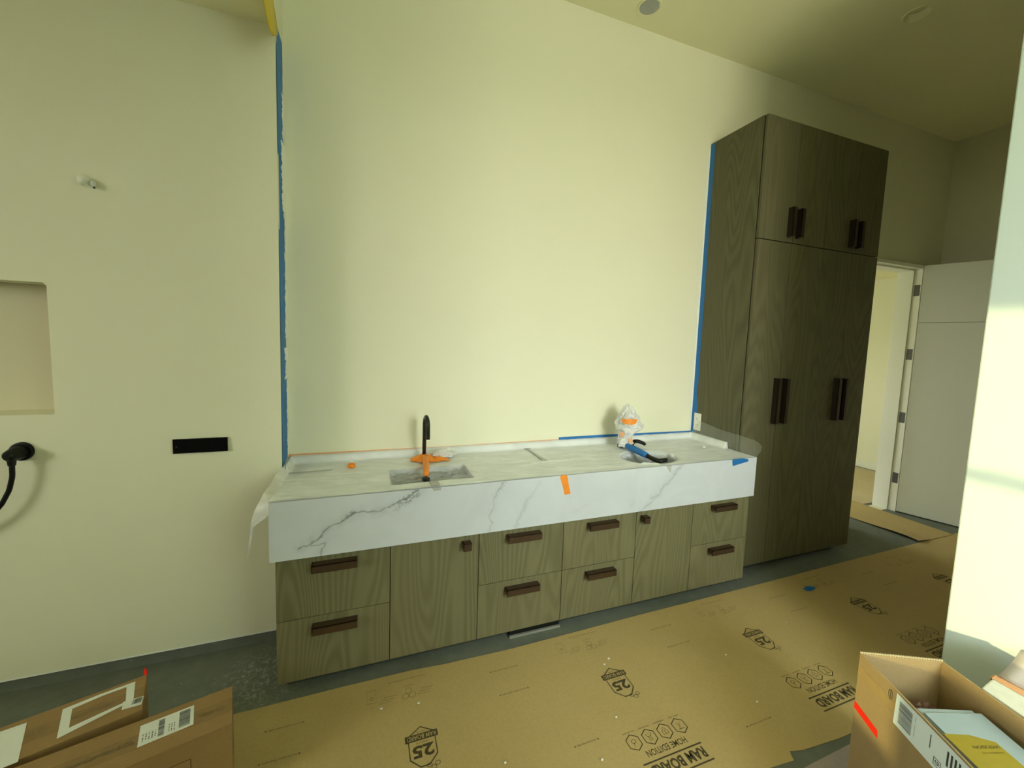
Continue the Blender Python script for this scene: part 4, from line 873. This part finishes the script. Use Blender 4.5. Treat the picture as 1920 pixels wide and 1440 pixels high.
# what lies in it
wb = thing('white_box', 'flat white box with a yellow sticker lying inside the open carton', 'box', (2.25, -1.95, 0.38))
P4 = [Vector((2.218, -1.800, 0)), Vector((2.398, -1.868, 0)), Vector((2.235, -2.250, 0)), Vector((2.055, -2.180, 0))]
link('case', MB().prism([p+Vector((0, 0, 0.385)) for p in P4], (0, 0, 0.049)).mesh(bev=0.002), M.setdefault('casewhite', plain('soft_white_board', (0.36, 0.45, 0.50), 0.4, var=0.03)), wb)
c0 = sum(P4, Vector())/4
P5 = [P4[0]+Vector((-0.004, -0.022, 0)), P4[1]+Vector((0.006, -0.020, 0)), P4[2]+Vector((0.006, 0, 0)), P4[3]+Vector((-0.004, 0, 0))]
link('lid', MB().prism([p+Vector((0, 0, 0.4345)) for p in P5], (0, 0, 0.005)).mesh(bev=0.0012), M['casewhite'], wb)
st = link('sticker', MB().prism([(2.174, -1.889, 0.4399), (2.250, -1.918, 0.4399), (2.300, -1.960, 0.4399), (2.262, -2.05, 0.4399), (2.115, -2.02, 0.4399)], (0, 0, 0.0005)).mesh(), M.setdefault('ystick', plain('mustard_sticker', (0.36, 0.27, 0.004), 0.45)), wb, 'yellow sticker with small lettering')
mb = MB(); text_to(mb, 'HYFUSION', (2.245, -1.958, 0.4408), Vector((-0.07, 0.022, 0)), Vector((-0.022, -0.07, 0)), 0.010, 0.085, 0.02)
text_to(mb, 'installation kit', (2.240, -1.976, 0.4408), Vector((-0.07, 0.022, 0)), Vector((-0.022, -0.07, 0)), 0.004, 0.07)
link('sticker_print', mb.mesh(), 'print', st)
link('poly_bag', crumple((2.318, -1.772, 0.345), 0.085, 0.030, 0.045, 6.1, 0.22), 'brownbag', None, 'glossy brown plastic bag bunched at the far end inside the open carton', 'bag')
link('foam_block', box(2.19, 2.32, -2.15, -1.90, 0.012, 0.384), 'card_dark', None, 'cardboard filler standing under the white box inside the open carton', 'packing')
link('paper_wad', crumple((2.31, -1.785, 0.15), 0.055, 0.022, 0.135, 2.9, 0.12), 'card_dark', None, 'packing paper stuffed under the brown plastic bag in the open carton', 'packing')

# ------------------------------------------------------------------ wrapped package against the partition
t = thing('wrapped_package', 'white wrapped package banded with orange tape, between the open carton and the partition', 'package', (2.75, -1.95, 0.004))
pz = 0.385
Q = [Vector((2.655, -1.800, 0)), Vector((2.80, -1.786, 0)), Vector((2.935, -1.800, 0)), Vector((2.935, -2.35, 0)), Vector((2.52, -2.35, 0))]
link('package_body', MB().prism([p+Vector((0, 0, 0.0045)) for p in Q], (0, 0, pz-0.0045)).mesh(bev=0.006), 'pkg', t)
link('orange_band', MB().prism([Vector((2.760, -1.789, pz+0.0006)), Vector((2.800, -1.7855, pz+0.0006)), Vector((2.800, -2.1, pz+0.0006)), Vector((2.745, -2.1, pz+0.0006))], (0, 0, 0.0006)).mesh(), 'salmon', t)
link('orange_band', MB().prism([Vector((2.760, -1.7865, pz+0.0006)), Vector((2.800, -1.7825, pz+0.0006)), Vector((2.800, -1.7825, pz-0.09)), Vector((2.760, -1.7865, pz-0.09))], (0, 0.0008, 0)).mesh(), 'salmon', t)
A = resample([(2.80, -1.792, pz+0.002), (2.80, -1.95, pz+0.002), (2.80, -2.3, pz+0.002)], 14)
B = resample([(2.938, -1.800, pz+0.085), (2.942, -1.95, pz+0.12), (2.942, -2.3, pz+0.10)], 14)
v_, f_ = ruled(A, B, 8, 0.010, 5); me = mesh(v_, f_, True); bm = bmesh.new(); bm.from_mesh(me); bmesh.ops.solidify(bm, geom=list(bm.faces), thickness=0.003); bm.to_mesh(me); bm.free()
link('foam_flap', me, 'ivory', t)
